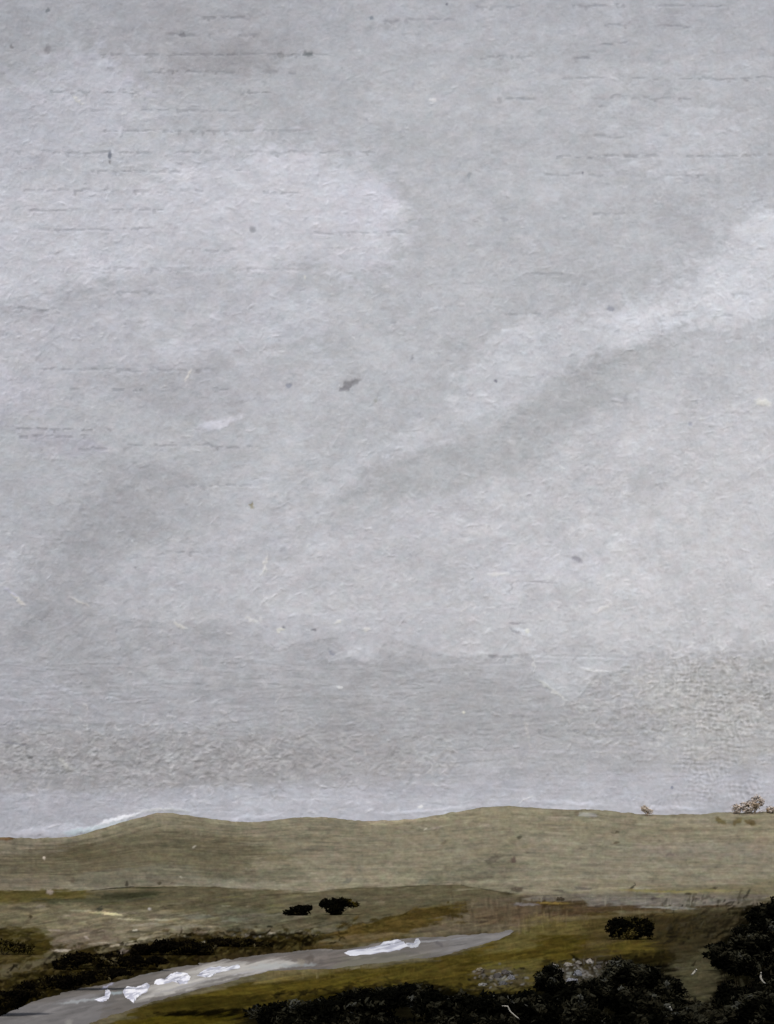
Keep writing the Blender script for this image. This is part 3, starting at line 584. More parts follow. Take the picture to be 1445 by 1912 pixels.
# pale scraps on the left plain
for (u, v, L, W, a, c, al) in [(205, 1706, 44, 5, .12, (206, 196, 152), .95), (178, 1705, 26, 4, .05, (178, 170, 130), .8), (150, 1701, 50, 3, .0, (150, 145, 120), .7), (240, 1717, 50, 3, .08, (172, 165, 135), .8),
        (295, 1718, 40, 3, 0, (168, 162, 135), .8), (186, 1698, 14, 9, .2, (54, 56, 46), .9), (57, 1712, 12, 7, .2, (48, 42, 26), .9), (279, 1698, 8, 5, 0, (176, 170, 160), .9), (253, 1738, 8, 4, 0, (196, 188, 170), .9),
        (161, 1751, 9, 7, .3, (178, 165, 152), .9), (115, 1775, 36, 4, -.06, (164, 156, 140), .95), (100, 1738, 24, 4, 0, (150, 140, 126), .7), (225, 1765, 60, 3, -.12, (166, 158, 136), .8), (260, 1755, 50, 3, -.2, (160, 153, 128), .8),
        (190, 1762, 50, 4, -.05, (150, 142, 124), .7), (230, 1776, 20, 8, -.2, (140, 128, 116), .8), (320, 1763, 16, 4, -.1, (148, 142, 134), .85), (340, 1766, 9, 5, 0, (170, 158, 142), .9), (378, 1761, 10, 5, -.4, (176, 168, 150), .9),
        (447, 1747, 30, 6, .05, (148, 144, 128), .85), (480, 1749, 14, 6, 0, (140, 138, 128), .8), (505, 1744, 16, 4, -.1, (170, 164, 142), .85), (515, 1748, 8, 5, .2, (172, 164, 144), .8), (82, 1602, 6, 5, 0, (210, 200, 180), .9),
        (370, 1712, 60, 9, 0, (112, 112, 98), .6), (440, 1718, 50, 8, 0, (116, 116, 100), .6), (345, 1731, 60, 6, -.05, (136, 131, 114), .7), (272, 1727, 70, 5, -.03, (140, 135, 116), .6), (420, 1692, 20, 3, 0, (130, 124, 104), .7),
        (236, 1651, 6, 10, 0, (62, 58, 46), .9), (297, 1649, 12, 5, 0, (64, 58, 42), .9), (322, 1649, 9, 3, 0, (80, 72, 60), .8), (363, 1581, 8, 3, -.6, (186, 180, 160), .9), (340, 1638, 10, 3, 0, (176, 170, 150), .8),
        (320, 1623, 40, 4, 0, (150, 144, 120), .6), (135, 1644, 10, 10, .8, (96, 84, 70), .7), (94, 1666, 14, 7, 0, (164, 152, 140), .8), (10, 1566, 40, 5, -.06, (110, 86, 54), .9), (795, 1549, 9, 4, -.4, (206, 198, 176), .9),
        (812, 1546, 36, 4, -.2, (168, 162, 144), .7), (905, 1542, 28, 9, .1, (160, 154, 132), .7), (828, 1575, 16, 8, -.5, (108, 98, 80), .7), (920, 1606, 34, 10, -.35, (92, 88, 74), .8), (958, 1605, 14, 8, 0, (88, 74, 66), .9),
        (650, 1644, 20, 9, -.5, (108, 106, 94), .8), (787, 1646, 20, 10, 0, (108, 108, 92), .75), (1096, 1522, 40, 6, .1, (178, 176, 170), .6), (1078, 1519, 10, 8, 0, (110, 96, 76), .7),
        (1152, 1554, 14, 5, 0, (84, 78, 60), .9), (970, 1564, 14, 5, 0, (84, 80, 64), .9), (1085, 1585, 20, 4, 0, (112, 105, 90), .8), (1150, 1573, 9, 5, 0, (88, 80, 62), .85), (1250, 1596, 20, 6, -.3, (112, 102, 94), .8),
        (1255, 1551, 60, 4, .0, (112, 104, 84), .7), (1310, 1549, 50, 4, 0, (112, 104, 84), .7), (1345, 1533, 22, 8, .5, (100, 88, 52), .85), (1375, 1534, 20, 10, -.5, (104, 90, 56), .85), (1400, 1536, 26, 8, .4, (100, 86, 50), .85),
        (1220, 1664, 130, 5, .03, (142, 132, 84), .8), (1330, 1664, 100, 5, -.02, (146, 138, 94), .7), (1088, 1658, 34, 5, .1, (96, 92, 82), .8), (1046, 1664, 24, 5, .1, (92, 82, 72), .8), (965, 1662, 24, 8, 0, (84, 76, 62), .9), (945, 1668, 28, 6, 0, (70, 62, 44), .9),
        (1222, 1679, 14, 4, 0, (70, 62, 60), .9), (1285, 1669, 12, 4, 0, (64, 58, 40), .9), (1240, 1695, 90, 3, .0, (150, 150, 140), .7), (1270, 1697, 60, 3, 0, (142, 142, 134), .6), (1030, 1687, 60, 4, .02, (138, 118, 66), .8),
        (980, 1689, 50, 5, 0, (128, 122, 120), .7), (1350, 1742, 60, 4, -.55, (18, 16, 8), .9), (1385, 1695, 50, 5, -.15, (30, 26, 14), .8), (1180, 1668, 60, 6, 0, (118, 112, 92), .6)]:
    L_.blob(u, v, L * 1.1, W * 1.2, a, lin(c) * .9, al, .7 if c[0] > 130 else -.2)
for k in range(200):
    if rng.random() < .6: u, v = rng.normal(1085, 34), rng.normal(1815, 11)
    else: u, v = rng.normal(930, 26), rng.normal(1826, 9)
    L_.blob(u, v, rng.uniform(4, 12), rng.uniform(2, 5), rng.normal(0, .6), lin(([[20, 18, 11], [84, 82, 76], [44, 40, 28], [112, 110, 104]])[int(rng.integers(0, 4))]), .85, .3)
# black crumbs and olive flecks in the dark heath, grey-green flecks in the thicket floor
for k in range(1300):
    t = rng.random(); u = -40 + 640 * t; v = float(np.interp(u, [-40, 100, 250, 400, 560, 600], [1870, 1822, 1793, 1766, 1756, 1755])) + rng.normal(0, 1) * float(np.interp(u, [0, 300, 600], [20, 15, 6]))
    c = lin(rng.choice([[8, 6, 2], [12, 10, 4], [46, 39, 14], [72, 64, 36], [24, 19, 6]]))
    L_.stroke(u, v, rng.uniform(5, 22), rng.uniform(3, 8), rng.normal(-.25, .4), c, rng.uniform(.4, .85), rng.uniform(-.2, .6), rng.normal(0, 1), .4)
for k in range(900):
    u = rng.uniform(500, 1535); v = rng.uniform(1800, 1990)
    c0 = lf(u, v)
    if c0[0] > lin(30): continue
    c = lin([[4, 4, 2], [24, 22, 14], [46, 44, 32], [60, 58, 44], [12, 11, 6]][int(rng.choice(5, p=[.42, .22, .12, .06, .18]))])
    L_.stroke(u, v, rng.uniform(6, 30), rng.uniform(3, 9), rng.normal(.8, .9), c, rng.uniform(.4, .85), rng.uniform(-.2, .6), rng.normal(0, 1.4), .4)
Ra, Rb = U * .85 + V * .53, -U * .53 + V * .85
grain = fbm(Ra / 3.6, Rb / 3.0, 90, 3, .7) - .5
g2 = fbm(U / 26, V / 3.2, 92, 4, .65) - .5
wob = (fbm(U / 30, V / 40, 95, 3) - .5) * 10
vth = np.sin((U + wob) * 2 * math.pi / 10.0) * smooth(.4, .65, fbm(U / 24, V / 24, 97, 3)) * smooth(350, 900, U) * .5
L_.H = L_.H * .8 + .5 * grain + .6 * g2 + .3 * vth
g3 = fbm((U + V * .3) / 12, (V - U * .12) / 5, 186, 4, .65) - .5
cr = crest_f(U); bs = base_f(U); tt_ = np.clip((V - cr) / (bs - cr), 0, 1); hm = smooth(bs + 2, bs - 4, V)
Vc = V - (1 - tt_) * (cr - 1530)
br1 = fbm(U / 70, Vc / 2.3, 241, 4, .68) - .5; br2 = fbm(U / 34 + V * .02, (V + U * .16) / 2.4, 247, 4, .68) - .5
L_.C = L_.C * (1 + hm * .62 * br1 + (1 - hm) * .75 * br2)[..., None]
L_.H += .9 * hm * br1 + .6 * (1 - hm) * br2
L_.C = L_.C * (1 + .45 * grain + .25 * g2 + .75 * g3 + .02 * vth)[..., None]
tint = fbm(U / 14, V / 7, 190, 3, .6) - .5; tint2 = fbm(U / 14 + 50, V / 7, 194, 3, .6) - .5
L_.C = L_.C * np.stack([1 + .14 * tint, 1 - .04 * tint + .10 * tint2, 1 - .05 * tint - .05 * tint2], -1)
L_.C = L_.C / K_LAND

# stream outline in the plain
UP = [(-90, 1925), (0, 1893), (60, 1866), (130, 1846), (200, 1833), (270, 1816), (350, 1799), (440, 1786), (520, 1777), (600, 1768), (650, 1769), (750, 1750), (830, 1746), (900, 1740), (962, 1734)]
LO = [(962, 1738), (930, 1755), (880, 1768), (820, 1784), (700, 1799), (620, 1808), (560, 1811), (500, 1812), (430, 1832), (350, 1852), (280, 1872), (220, 1892), (150, 1916), (60, 1950), (-90, 1990)]
STREAM = UP + LO

mat_hill = paint_material('dry_hill_turf', 0.95, 0.02, 0.9, 0.25, 0.05)
mat_ground = paint_material('moorland', 0.95, 0.0, 2.0, 0.25, 0.06)
# hills sheet
Ur = np.concatenate([np.linspace(UC - F * 3.2, -62, 200), np.arange(-60, 1506, 1.7), np.linspace(1507, UC + F * 3.2, 200)])
T = np.concatenate([np.linspace(-0.06, 1, 130)])
GU, GT = np.meshgrid(Ur, T)
cu = np.interp(GU, [p[0] for p in CREST], [p[1] for p in CREST]) + (fbm(GU / 14, GU * 0 + 3, 111, 4) - .5) * 3.5
outw = smooth(1500, 2400, GU) + smooth(-60, -900, GU)
cu = cu + outw * (fbm(GU / 420, GU * 0, 113, 3) - .45) * 46
bus = np.interp(GU, [p[0] for p in BASE], [p[1] for p in BASE])
bu = bus + (fbm(GU / 22, GU * 0 + 8, 115, 3) - .5) * 3
GVh = bu + (cu - bu) * GT
Hh = L_.sample(GU, np.clip(GVh, 1482, 1690), L_.H); Ch = L_.sample(GU, np.clip(GVh, 1500, 1690), L_.C)
Yb = CAMZ * F / (bus + 1.5 - VH)
tt = np.clip(GT, 0, 1)
YY = Yb + (620 - Yb) * tt ** 1.15
ZZ = CAMZ - (GVh - VH) / F * YY
XX = (GU - UC) / F * YY
pxm = YY / F
damp = smooth(0, .05, tt)
YY2 = YY - Hh * pxm * 1.0 * damp; ZZ2 = ZZ + Hh * pxm * 0.35 * damp
front = np.stack([XX, YY2, ZZ2], -1)
rows_b = []; cols_b = []
foot = front[0].copy(); foot[:, 2] = -1.2; foot[:, 1] -= .5
top = front[-1]
for dy, dz in [(6, -.3), (25, -2), (70, -9), (160, -24), (300, -42)]:
    r_ = top.copy(); r_[:, 1] += dy; r_[:, 2] += dz; rows_b.append(r_); cols_b.append(Ch[-1])
Ch = Ch * .86
cols_b = [Ch[-1]] * len(rows_b)
Ph = np.concatenate([foot[None], front, np.stack(rows_b)], 0); Chh = np.concatenate([Ch[:1], Ch, np.stack(cols_b)], 0)
hills = tag(grid_mesh('hills', Ph, Chh, mat_hill), kind='structure')
hills['label'] = 'low tan hills with dry turf along the horizon'
# plain
Vr = np.concatenate([1600 + np.geomspace(7.4, 46, 24), np.arange(1648, 1934, 1.35), np.linspace(1936, 2020, 24)])
rows = [(v, CAMZ * F / (v - VH)) for v in Vr]
near = [(2020 + 20 * i, y) for i, y in enumerate([38, 30, 20, 8, -10, -40, -90])]
VV = np.array([r_[0] for r_ in rows] + [n[0] for n in near]); YR = np.array([r_[1] for r_ in rows] + [n[1] for n in near])
GU, GV = np.meshgrid(Ur, VV); YG = np.repeat(YR[:, None], len(Ur), 1)
Hg = L_.sample(GU, np.clip(GV, 1600, 2400), L_.H); Cg = L_.sample(GU, np.where(GV < 1660, 1666, GV), L_.C)
Yd = np.maximum(YG, 40)
sdm = poly_sd(GU, GV, STREAM) + (fbm(GU / 22, GV / 5, 121, 4, .6) - .5) * 7
dep = smooth(-2.0, 5.0, sdm)
ZG = Hg * Yd / F * .45 * (1 - dep) + .02 - .30 * dep
Pg = np.stack([(GU - UC) / F * Yd, YG, ZG], -1)
bankc = L_.sample(GU, GV, L_.C)
ground = tag(grid_mesh('ground', Pg[::-1], Cg[::-1], mat_ground), kind='structure')
ground['label'] = 'flat olive and brown moorland between the hills and the viewer'

# ------------------------------------------------------------------ STREAM
W_ = Canvas(-90, 1700, 1020, 2000, 1.25, lin((103, 99, 94)))
def PW(pts, c, soft=8, warp=5, al=.8, sc=50, sy=6, **k): W_.patch(pts, lin(np.array(c) * np.array([.85, .835, .80])), soft, warp, al, sc, sy, **k)
PW([(-90, 1900), (60, 1870), (200, 1850), (180, 1912), (-90, 1990)], (130, 130, 134))
PW([(430, 1790), (560, 1778), (650, 1772), (650, 1800), (560, 1806), (430, 1810)], (122, 116, 113))
PW([(820, 1745), (960, 1735), (960, 1745), (860, 1775), (800, 1785)], (134, 134, 137))
PW([(640, 1785), (800, 1775), (760, 1800), (620, 1806)], (128, 127, 116))
PW([(380, 1800), (530, 1790), (560, 1800), (480, 1815), (360, 1840), (250, 1868), (250, 1850)], (205, 205, 205), 6, 5, .85)
PW([(120, 1860), (170, 1855), (170, 1865), (110, 1872)], (140, 140, 144))
wc = W_.C.copy()
for k in range(700):
    u = rng.uniform(-60, 980); v = np.interp(u, [-60, 0, 130, 520, 962], [1950, 1925, 1872, 1792, 1738]) + rng.normal(0, 18)
    j = min(W_.h - 1, max(0, int((v - W_.v0) / W_.step))); i = int((u - W_.u0) / W_.step)
    W_.stroke(u, v, rng.uniform(20, 110), rng.uniform(2.5, 7), -.2 + rng.normal(0, .06), wc[j, i] * np.clip(rng.normal(1, .24), .5, 1.6), rng.uniform(.35, .75), rng.uniform(.1, .7), rng.normal(0, .6), .45)
for (u, v, L, W, a, c, al) in [(150, 1866, 90, 5, -.12, (176, 180, 180), .7), (215, 1851, 34, 5, -.1, (170, 182, 184), .8), (200, 1838, 30, 4, -.5, (186, 186, 206), .7), (500, 1802, 90, 9, -.06, (182, 184, 180), .85), (470, 1812, 110, 4, -.18, (180, 178, 178), .7),
        (350, 1838, 160, 4, -.24, (168, 166, 164), .8), (420, 1824, 120, 5, -.2, (98, 94, 88), .6), (560, 1800, 70, 6, -.05, (156, 160, 158), .7), (130, 1905, 14, 10, 0, (160, 158, 150), .6), (330, 1862, 90, 4, -.28, (150, 148, 142), .7),
        (800, 1756, 70, 3, -.05, (160, 160, 160), .7), (860, 1750, 50, 3, -.1, (150, 150, 152), .6), (578, 1788, 14, 14, 1.4, (92, 84, 76), .7), (600, 1793, 10, 10, .6, (98, 92, 88), .7), (563, 1795, 12, 14, 1.3, (150, 142, 126), .6),
        (660, 1811, 70, 3, -.08, (156, 152, 130), .7), (820, 1760, 20, 7, .4, (92, 88, 88), .7), (240, 1843, 40, 6, -.2, (110, 114, 112), .7), (90, 1850, 60, 5, -.3, (112, 108, 102), .5), (280, 1812, 60, 6, -.2, (116, 118, 116), .6)]:
    W_.blob(u, v, L, W * 1.15, a, lin(c) * .8, al, .6)
gr = fbm(W_.U / 20, W_.V / 3, 131, 4, .6) - .5
W_.C = W_.C * (1 + .16 * gr)[..., None] / K_LAND
W_.H = W_.H * .5 + .4 * gr
Uw = np.arange(-90, 1010, 1.9)
S01 = np.linspace(-.12, 1.12, 64)
GU, GS = np.meshgrid(Uw, S01)
up = np.interp(GU, [p[0] for p in UP], [p[1] for p in UP]); lo = np.interp(GU, [p[0] for p in LO[::-1]], [p[1] for p in LO[::-1]])
past = smooth(955, 1010, GU)
up = up - past * 4; lo = np.maximum(lo, up + 5)
GVw = up - 4 + (lo + 8 - up) * GS
Yw = CAMZ * F / (GVw - VH)
Hw = W_.sample(GU, GVw, W_.H); Cw = W_.sample(GU, GVw, W_.C)
Pw = np.stack([(GU - UC) / F * Yw, Yw, -.10 + Hw * Yw / F * .22], -1)
mat_water = paint_material('stream_water', 0.8, 0.03, 2.0, 0.2, 0.04)
stream = tag(grid_mesh('stream', Pw[::-1], Cw[::-1], mat_water), kind='structure')
stream['label'] = 'narrow pale grey stream winding across the dark moor'

# ------------------------------------------------------------------ mesh object helper
def mesh_obj(name, verts, faces, cols, mat, parent=None, smooth_=True):
    me = bpy.data.meshes.new(name); me.from_pydata(verts, [], faces); me.update()
    at = me.attributes.new('paint', 'FLOAT_COLOR', 'POINT')
    rgba = np.ones((len(verts), 4), np.float32); rgba[:, :3] = np.clip(np.asarray(cols), .0004, .85)
    at.data.foreach_set('color', rgba.reshape(-1))
    if smooth_: me.polygons.foreach_set('use_smooth', [True] * len(me.polygons))
    me.materials.append(mat)
    o = bpy.data.objects.new(name, me); scene.collection.objects.link(o)
    if parent: o.parent = parent
    return o

# ------------------------------------------------------------------ FOAM: raised white water
mat_foam = paint_material('white_foam', 0.5, 0.35, 8.0, 0.35, 0.05)
def foam(pts, label, col=(244, 244, 250), lift=.16, hollow=0.0):
    P0 = np.array(pts, float)
    P0 = np.array([P0[i] * (1 - t) + P0[(i + 1) % len(P0)] * t for i in range(len(P0)) for t in (0, .2, .4, .6, .8)])
    P0 += rng.normal(0, .55, P0.shape)
    c = P0.mean(0); cp = ground_pt(c[0], c[1], -.08)
    n = len(P0); verts = []; cols = []; faces = []
    rings = [(1.0, 0), (.97, .5), (.9, .8), (.8, .95), (.7, 1.0), (.58, 1.0), (.46, 1.0 - hollow), (.34, 1.0 - hollow), (.2, 1 - hollow), (.08, 1.0 - hollow)]
    for ri, (k, h) in enumerate(rings):
        for i in range(n):
            q = c + (P0[i] - c) * k
            g = ground_pt(q[0], q[1], -.08)
            hh = h * lift * .3 * (0.75 + .6 * float(vnoise(np.array(q[0] / 6.), np.array(q[1] / 4.), 141)))
            verts.append((g.x - cp.x, g.y - cp.y, hh - .03))
            jit = 1 + .16 * (float(vnoise(np.array(q[0] / 5.), np.array(q[1] / 3.), 142)) - .5)
            inner = hollow * (1 if k < .5 else 0)
            grey = float(smooth(.48, .60, fbm(np.array((q[0] + q[1]) / 8.), np.array((q[1] * 1.0 + q[0] * .25) / 3.), 145, 3)))
            cols.append((lin(col) * (1 - .7 * grey) + lin((140, 142, 160)) * .7 * grey) / K_LAND * jit * (1 - .45 * inner))
    for r_ in range(len(rings) - 1):
        for i in range(n):
            a = r_ * n + i; b = r_ * n + (i + 1) % n
            faces.append((a, b, b + n, a + n))
    faces.append(tuple((len(rings) - 1) * n + i for i in range(n)))
    o = mesh_obj('foam_patch', verts, faces, cols, mat_foam)
    # make faces look up
    bm = bmesh.new(); bm.from_mesh(o.data); bmesh.ops.recalc_face_normals(bm, faces=bm.faces)
    if sum(f.normal.z for f in bm.faces) < 0: bmesh.ops.reverse_faces(bm, faces=bm.faces)
    bm.to_mesh(o.data); bm.free()
    o.location = cp
    return tag(o, label, 'foam', 'white foam patches on the stream')
foam([(228, 1850), (237, 1841), (250, 1843), (262, 1840), (274, 1834), (281, 1839), (275, 1851), (262, 1858), (255, 1862), (250, 1873), (242, 1866), (234, 1862)],
     'brightest white foam patch with a pointed lower tip, near the stream\'s left end')
foam([(287, 1837), (290, 1829), (306, 1827), (318, 1818), (330, 1814), (350, 1816), (356, 1824), (350, 1836), (337, 1837), (322, 1832), (302, 1838)],
     'round-headed white foam patch with a greyish middle, just right of the pointed one', (242, 242, 248), .15, .35)
foam([(366, 1821), (378, 1812), (392, 1805), (420, 1805), (446, 1800), (450, 1806), (424, 1812), (404, 1816), (392, 1825), (380, 1824)],
     'long tapering white foam patch where the stream bends, left of centre', (228, 230, 234), .12, .2)
foam([(175, 1867), (190, 1866), (198, 1860), (197, 1848), (201, 1845), (207, 1851), (205, 1861), (198, 1868), (187, 1870)],
     'small thin hook-shaped foam patch, leftmost on the stream', (230, 230, 238), .10)
foam([(641, 1779), (650, 1774), (674, 1772), (690, 1769), (712, 1764), (722, 1754), (744, 1753), (756, 1760), (765, 1765), (741, 1774), (700, 1780), (655, 1785)],
     'long ragged white foam patch on the middle of the stream', (214, 216, 222), .14, .15)
foam([(758, 1766), (757, 1760), (770, 1763), (778, 1760), (775, 1753), (781, 1751), (786, 1758), (781, 1767), (768, 1770)],
     'small curled foam patch at the right tip of the long ragged one', (184, 186, 190), .10)
foam([(829, 1746), (836, 1737), (839, 1735), (840, 1739), (834, 1746)],
     'tiny white foam fleck at the far bank right of the long ragged foam', (214, 210, 212), .25)

# ------------------------------------------------------------------ STONES
mat_stone = paint_material('lichened_stone', 0.8, 0.2, 6.0, 0.5, 0.15)
def stone(u, v, wpx, hpx, col, label, group, name='rock'):
    g = ground_pt(u, v); s = g.y / F
    bm = bmesh.new(); bmesh.ops.create_icosphere(bm, subdivisions=3, radius=1)
    sx = rng.random() * 50
    verts = []
    for x in bm.verts:
        p = x.co; q = p.normalized()
        k = 1 + .8 * (float(fbm(np.array(q.x * 1.9 + sx), np.array(q.y * 1.6 + q.z * 1.9 + sx), 151, 3, .6)) - .5) * 2
        zz = max(p.z, -.45)
        verts.append((q.x * k * wpx * s / 2, q.y * k * wpx * s / 2 * .8, zz * k * hpx * s / 1.6))
    faces = [tuple(vv.index for vv in f.verts) for f in bm.faces]
    bm.free()
    wpx *= .66; hpx *= .7
    cols = [lin(col) * .48 / K_LAND * (1 + .35 * (float(vnoise(np.array(a[0] / s / 3 + sx), np.array(a[2] / s / 3), 152)) - .5)) for a in verts]
    o = mesh_obj(name, verts, faces, cols, mat_stone, None, False)
    o.location = (g.x, g.y, hpx * s * .12)
    o.rotation_euler = (0, 0, rng.uniform(0, 6))
    return tag(o, label, 'rock', group)
GS1 = 'pale stones heaped on the bank right of the stream'
for u, v, a, b, c, lab in [
    (1035, 1807, 18, 10, (150, 144, 134), 'pale buff stone at the left end of the heap right of the stream'),
    (1066, 1834, 22, 11, (156, 158, 166), 'large light grey stone at the bottom of the heap, touching the black thicket'),
    (1078, 1822, 19, 13, (134, 136, 142), 'blue-grey stone in the middle of the heap, above the large bottom one'),
    (1060, 1804, 18, 8, (166, 160, 150), 'flat cream stone on the top row of the heap, left of its middle'),
    (1080, 1800, 15, 8, (150, 144, 134), 'small cream stone on the top row of the heap, in its middle'),
    (1101, 1799, 13, 11, (176, 170, 162), 'brightest cream stone near the upper right of the heap'),
    (1118, 1808, 16, 10, (92, 86, 80), 'dark brown-grey stone at the right end of the heap')]:
    stone(u, v, a, b, c, lab, GS1)
for u, v, a, b, c, lab in [
    (896, 1813, 13, 10, (156, 146, 124), 'pale cream stone at the top left of the scatter on the olive bank'),
    (900, 1841, 17, 8, (160, 158, 154), 'flat whitish stone lowest in the scatter, at the edge of the black shrub'),
    (929, 1826, 20, 11, (84, 80, 76), 'largest dark grey stone in the middle of the scatter'),
    (944, 1819, 16, 10, (100, 95, 91), 'grey-brown stone at the top right of the scatter on the olive bank'),
    (939, 1839, 14, 10, (98, 98, 98), 'neutral grey stone below the largest dark one in the scatter'),
    (955, 1829, 15, 13, (130, 130, 134), 'upright blue-grey stone at the right end of the scatter')]:
    stone(u, v, a, b, c, lab, 'grey stones scattered on the olive bank')
stone(1020, 1630, 14, 12, (70, 74, 58), 'dark lichened boulder on the tan hillside, left of its twin', 'dark boulders on the tan hill')
stone(1198, 1625, 14, 9, (66, 64, 48), 'flat dark boulder on the tan hillside, the right one of the two', 'dark boulders on the tan hill')
stone(1046, 1682, 14, 9, (74, 64, 46), 'brown boulder on the streaked strip at the foot of the right-hand hill', 'dark boulders on the tan hill')

# ------------------------------------------------------------------ SHRUBS
mat_leaf = paint_material('shrub_leaves', 0.9, 0.02, 4.0, 0.2, 0.12)
mat_stem = paint_material('shrub_bark', 0.85, 0.1, 10.0, 0.4, 0.2, attr=False, color=(0.02, 0.016, 0.008))
def shrub(name, lobes, vbase, label, group, palette, weights, n, leaf_px=6.0, depth=.8, cat='shrub', ybase=None, ubase=None, upright=0.0, stem_mat=None, bright=.8):
    """lobes: (u, v, half width px, half height px) of leafy masses; all rooted on one clump of stems at vbase"""
    lob = np.array(lobes, float)
    if ybase is None: vbase = min(vbase, float((lob[:, 1] + lob[:, 3]).max()) - 1)
    area = lob[:, 2] * lob[:, 3]
    uc = float((lob[:, 0] * area).sum() / area.sum()) if ubase is None else ubase
    if ybase is None:
        g = ground_pt(uc, vbase)
    else:
        g = Vector(((uc - UC) / F * ybase, ybase, CAMZ - (vbase - VH) / F * ybase))
    s = g.y / F
    root = bpy.data.objects.new(name, None); scene.collection.objects.link(root); root.location = g
    root.empty_display_size = 1
    tag(root, label, cat, group)
    pr = area / area.sum()
    verts = []; faces = []; cols = []
    pal = [lin(np.array(c) * bright) / K_LAND for c in palette]
    sd_ = rng.random() * 100; cumw = np.cumsum(weights)
    idx = rng.choice(len(lob), size=n, p=pr)
    for k in range(n):
        lu, lv, a, b = lob[idx[k]]
        # position within the lobe, crowding the surface
        d = rng.normal(0, 1, 3); d /= np.linalg.norm(d); rad = rng.uniform(.25, 1) ** .5
        rad *= 1 + .35 * (float(vnoise(np.array(d[0] * 2.3 + lu), np.array(d[2] * 2.3 + lv + d[1]), 161)) - .5) * 2
        x = (lu - uc + d[0] * rad * a) * s; y = d[1] * rad * depth * (a + b) / 2 * s; z = (vbase - lv + d[2] * rad * b) * s
        if z < 0.02: z = rng.uniform(.02, .25)
        cl = float(vnoise(np.array(x / s / 11 + sd_), np.array((z + y) / s / 9 + sd_), 162))
        cl2 = float(fbm(np.array(x / s / 24 + sd_), np.array((z + y) / s / 17 + sd_), 163, 3))
        j = int(np.searchsorted(cumw, min(.999, max(0, (cl2 - .2) / .6))))
        if rng.random() < .05: j = int(rng.choice(len(pal), p=weights))
        c = pal[j] * rng.uniform(.88, 1.12)
        ll = leaf_px * s * rng.uniform(.5, 1.3); ww = ll * rng.uniform(.3, .6)
        # a leaf tuft: six-sided, cupped
        ax = np.array([rng.normal(0, 1), rng.normal(0, .7), rng.normal(upright, .7)]); ax /= np.linalg.norm(ax)
        nrm = d + rng.normal(0, .5, 3); nrm = nrm - ax * nrm.dot(ax); nrm /= (np.linalg.norm(nrm) + 1e-6)
        bx = np.cross(nrm, ax); o_ = np.array([x, y, z]); i0 = len(verts)
        for (p, q, hgt) in [(-1, 0, 0), (-.45, .9, .15), (.5, .8, .15), (1.1, 0, -.1), (.5, -.8, .1), (-.45, -.9, .15)]:
            verts.append(tuple(o_ + ax * p * ll / 2 + bx * q * ww / 2 - nrm * hgt * ww)); cols.append(c)
        verts.append(tuple(o_ + nrm * ww * .15)); cols.append(c)
        for e in range(6): faces.append((i0 + e, i0 + (e + 1) % 6, i0 + 6))
    mesh_obj('crown', verts, faces, cols, mat_leaf, root, False)
    # stems: tapered tubes from the root into each lobe
    sv = []; sf = []
    for (lu, lv, a, b) in lobes:
        for m_ in range(3):
            p0 = np.array([rng.normal(0, .25) * s, rng.normal(0, .25) * s, -.15])
            p2 = np.array([(lu - uc + rng.normal(0, .4) * a) * s, rng.normal(0, .3) * a * s * depth, max((vbase - lv + .45 * b) * s, .2)])
            pm = (p0 + p2) / 2 + np.array([rng.normal(0, 2) * s, 0, rng.normal(1, 1) * s])
            for seg, (pa, ra) in enumerate([(p0, 1.0), (pm, .6), (p2, .25)]):
                for e in range(6):
                    an = e * math.pi / 3
                    sv.append((pa[0] + math.cos(an) * ra * s, pa[1] + math.sin(an) * ra * s, pa[2]))
            b0 = len(sv) - 18
            for seg in range(2):
                for e in range(6):
                    sf.append((b0 + seg * 6 + e, b0 + seg * 6 + (e + 1) % 6, b0 + seg * 6 + 6 + (e + 1) % 6, b0 + seg * 6 + 6 + e))
            sf.append(tuple(b0 + 12 + e for e in range(6)))
    mesh_obj('stem', sv, sf, [(.02, .016, .008)] * len(sv), stem_mat or mat_stem, root)
    return root

BLK = (7, 7, 3)
pal_dark = [(6, 6, 3), (15, 15, 9), (38, 36, 25), (50, 49, 38), (62, 61, 48), (80, 81, 74)]
w_dark = [.52, .12, .14, .12, .08, .02]
GT_ = 'black shrubs of the thicket along the near right bank'
shrub('shrub', [(520, 1893, 60, 20), (600, 1885, 60, 24), (680, 1868, 60, 24), (745, 1860, 50, 24), (640, 1905, 130, 20)], 1932,
      'long low black shrub below the olive bank, left end of the thicket', GT_, pal_dark, w_dark, 5200, 11)
shrub('shrub', [(800, 1872, 45, 28), (860, 1880, 50, 26), (930, 1880, 50, 26), (990, 1876, 40, 26), (900, 1905, 110, 22)], 1934,
      'black low shrub with a thin pale bare twig, below the small grey stones', GT_, pal_dark, w_dark, 5000, 11)
shrub('shrub', [(1025, 1830, 30, 28), (1070, 1862, 60, 28), (1110, 1850, 50, 30), (1060, 1890, 80, 34)], 1936,
      'black shrub directly under the heap of pale stones', GT_, pal_dark, w_dark, 5200, 11)
shrub('shrub', [(1160, 1812, 34, 26), (1200, 1826, 44, 30), (1240, 1850, 40, 30), (1190, 1870, 70, 34), (1210, 1900, 80, 22)], 1938,
      'black shrub with grey-green flecks, rising below the square bush', GT_, pal_dark, [.40, .16, .18, .14, .09, .03], 5600, 11)
shrub('shrub', [(1345, 1782, 26, 26), (1385, 1790, 40, 32), (1400, 1760, 34, 30), (1368, 1872, 44, 40), (1410, 1880, 50, 40)], 1940,
      'large black shrub right of the bare grey-green patch', GT_, pal_dark, w_dark, 6600, 11)
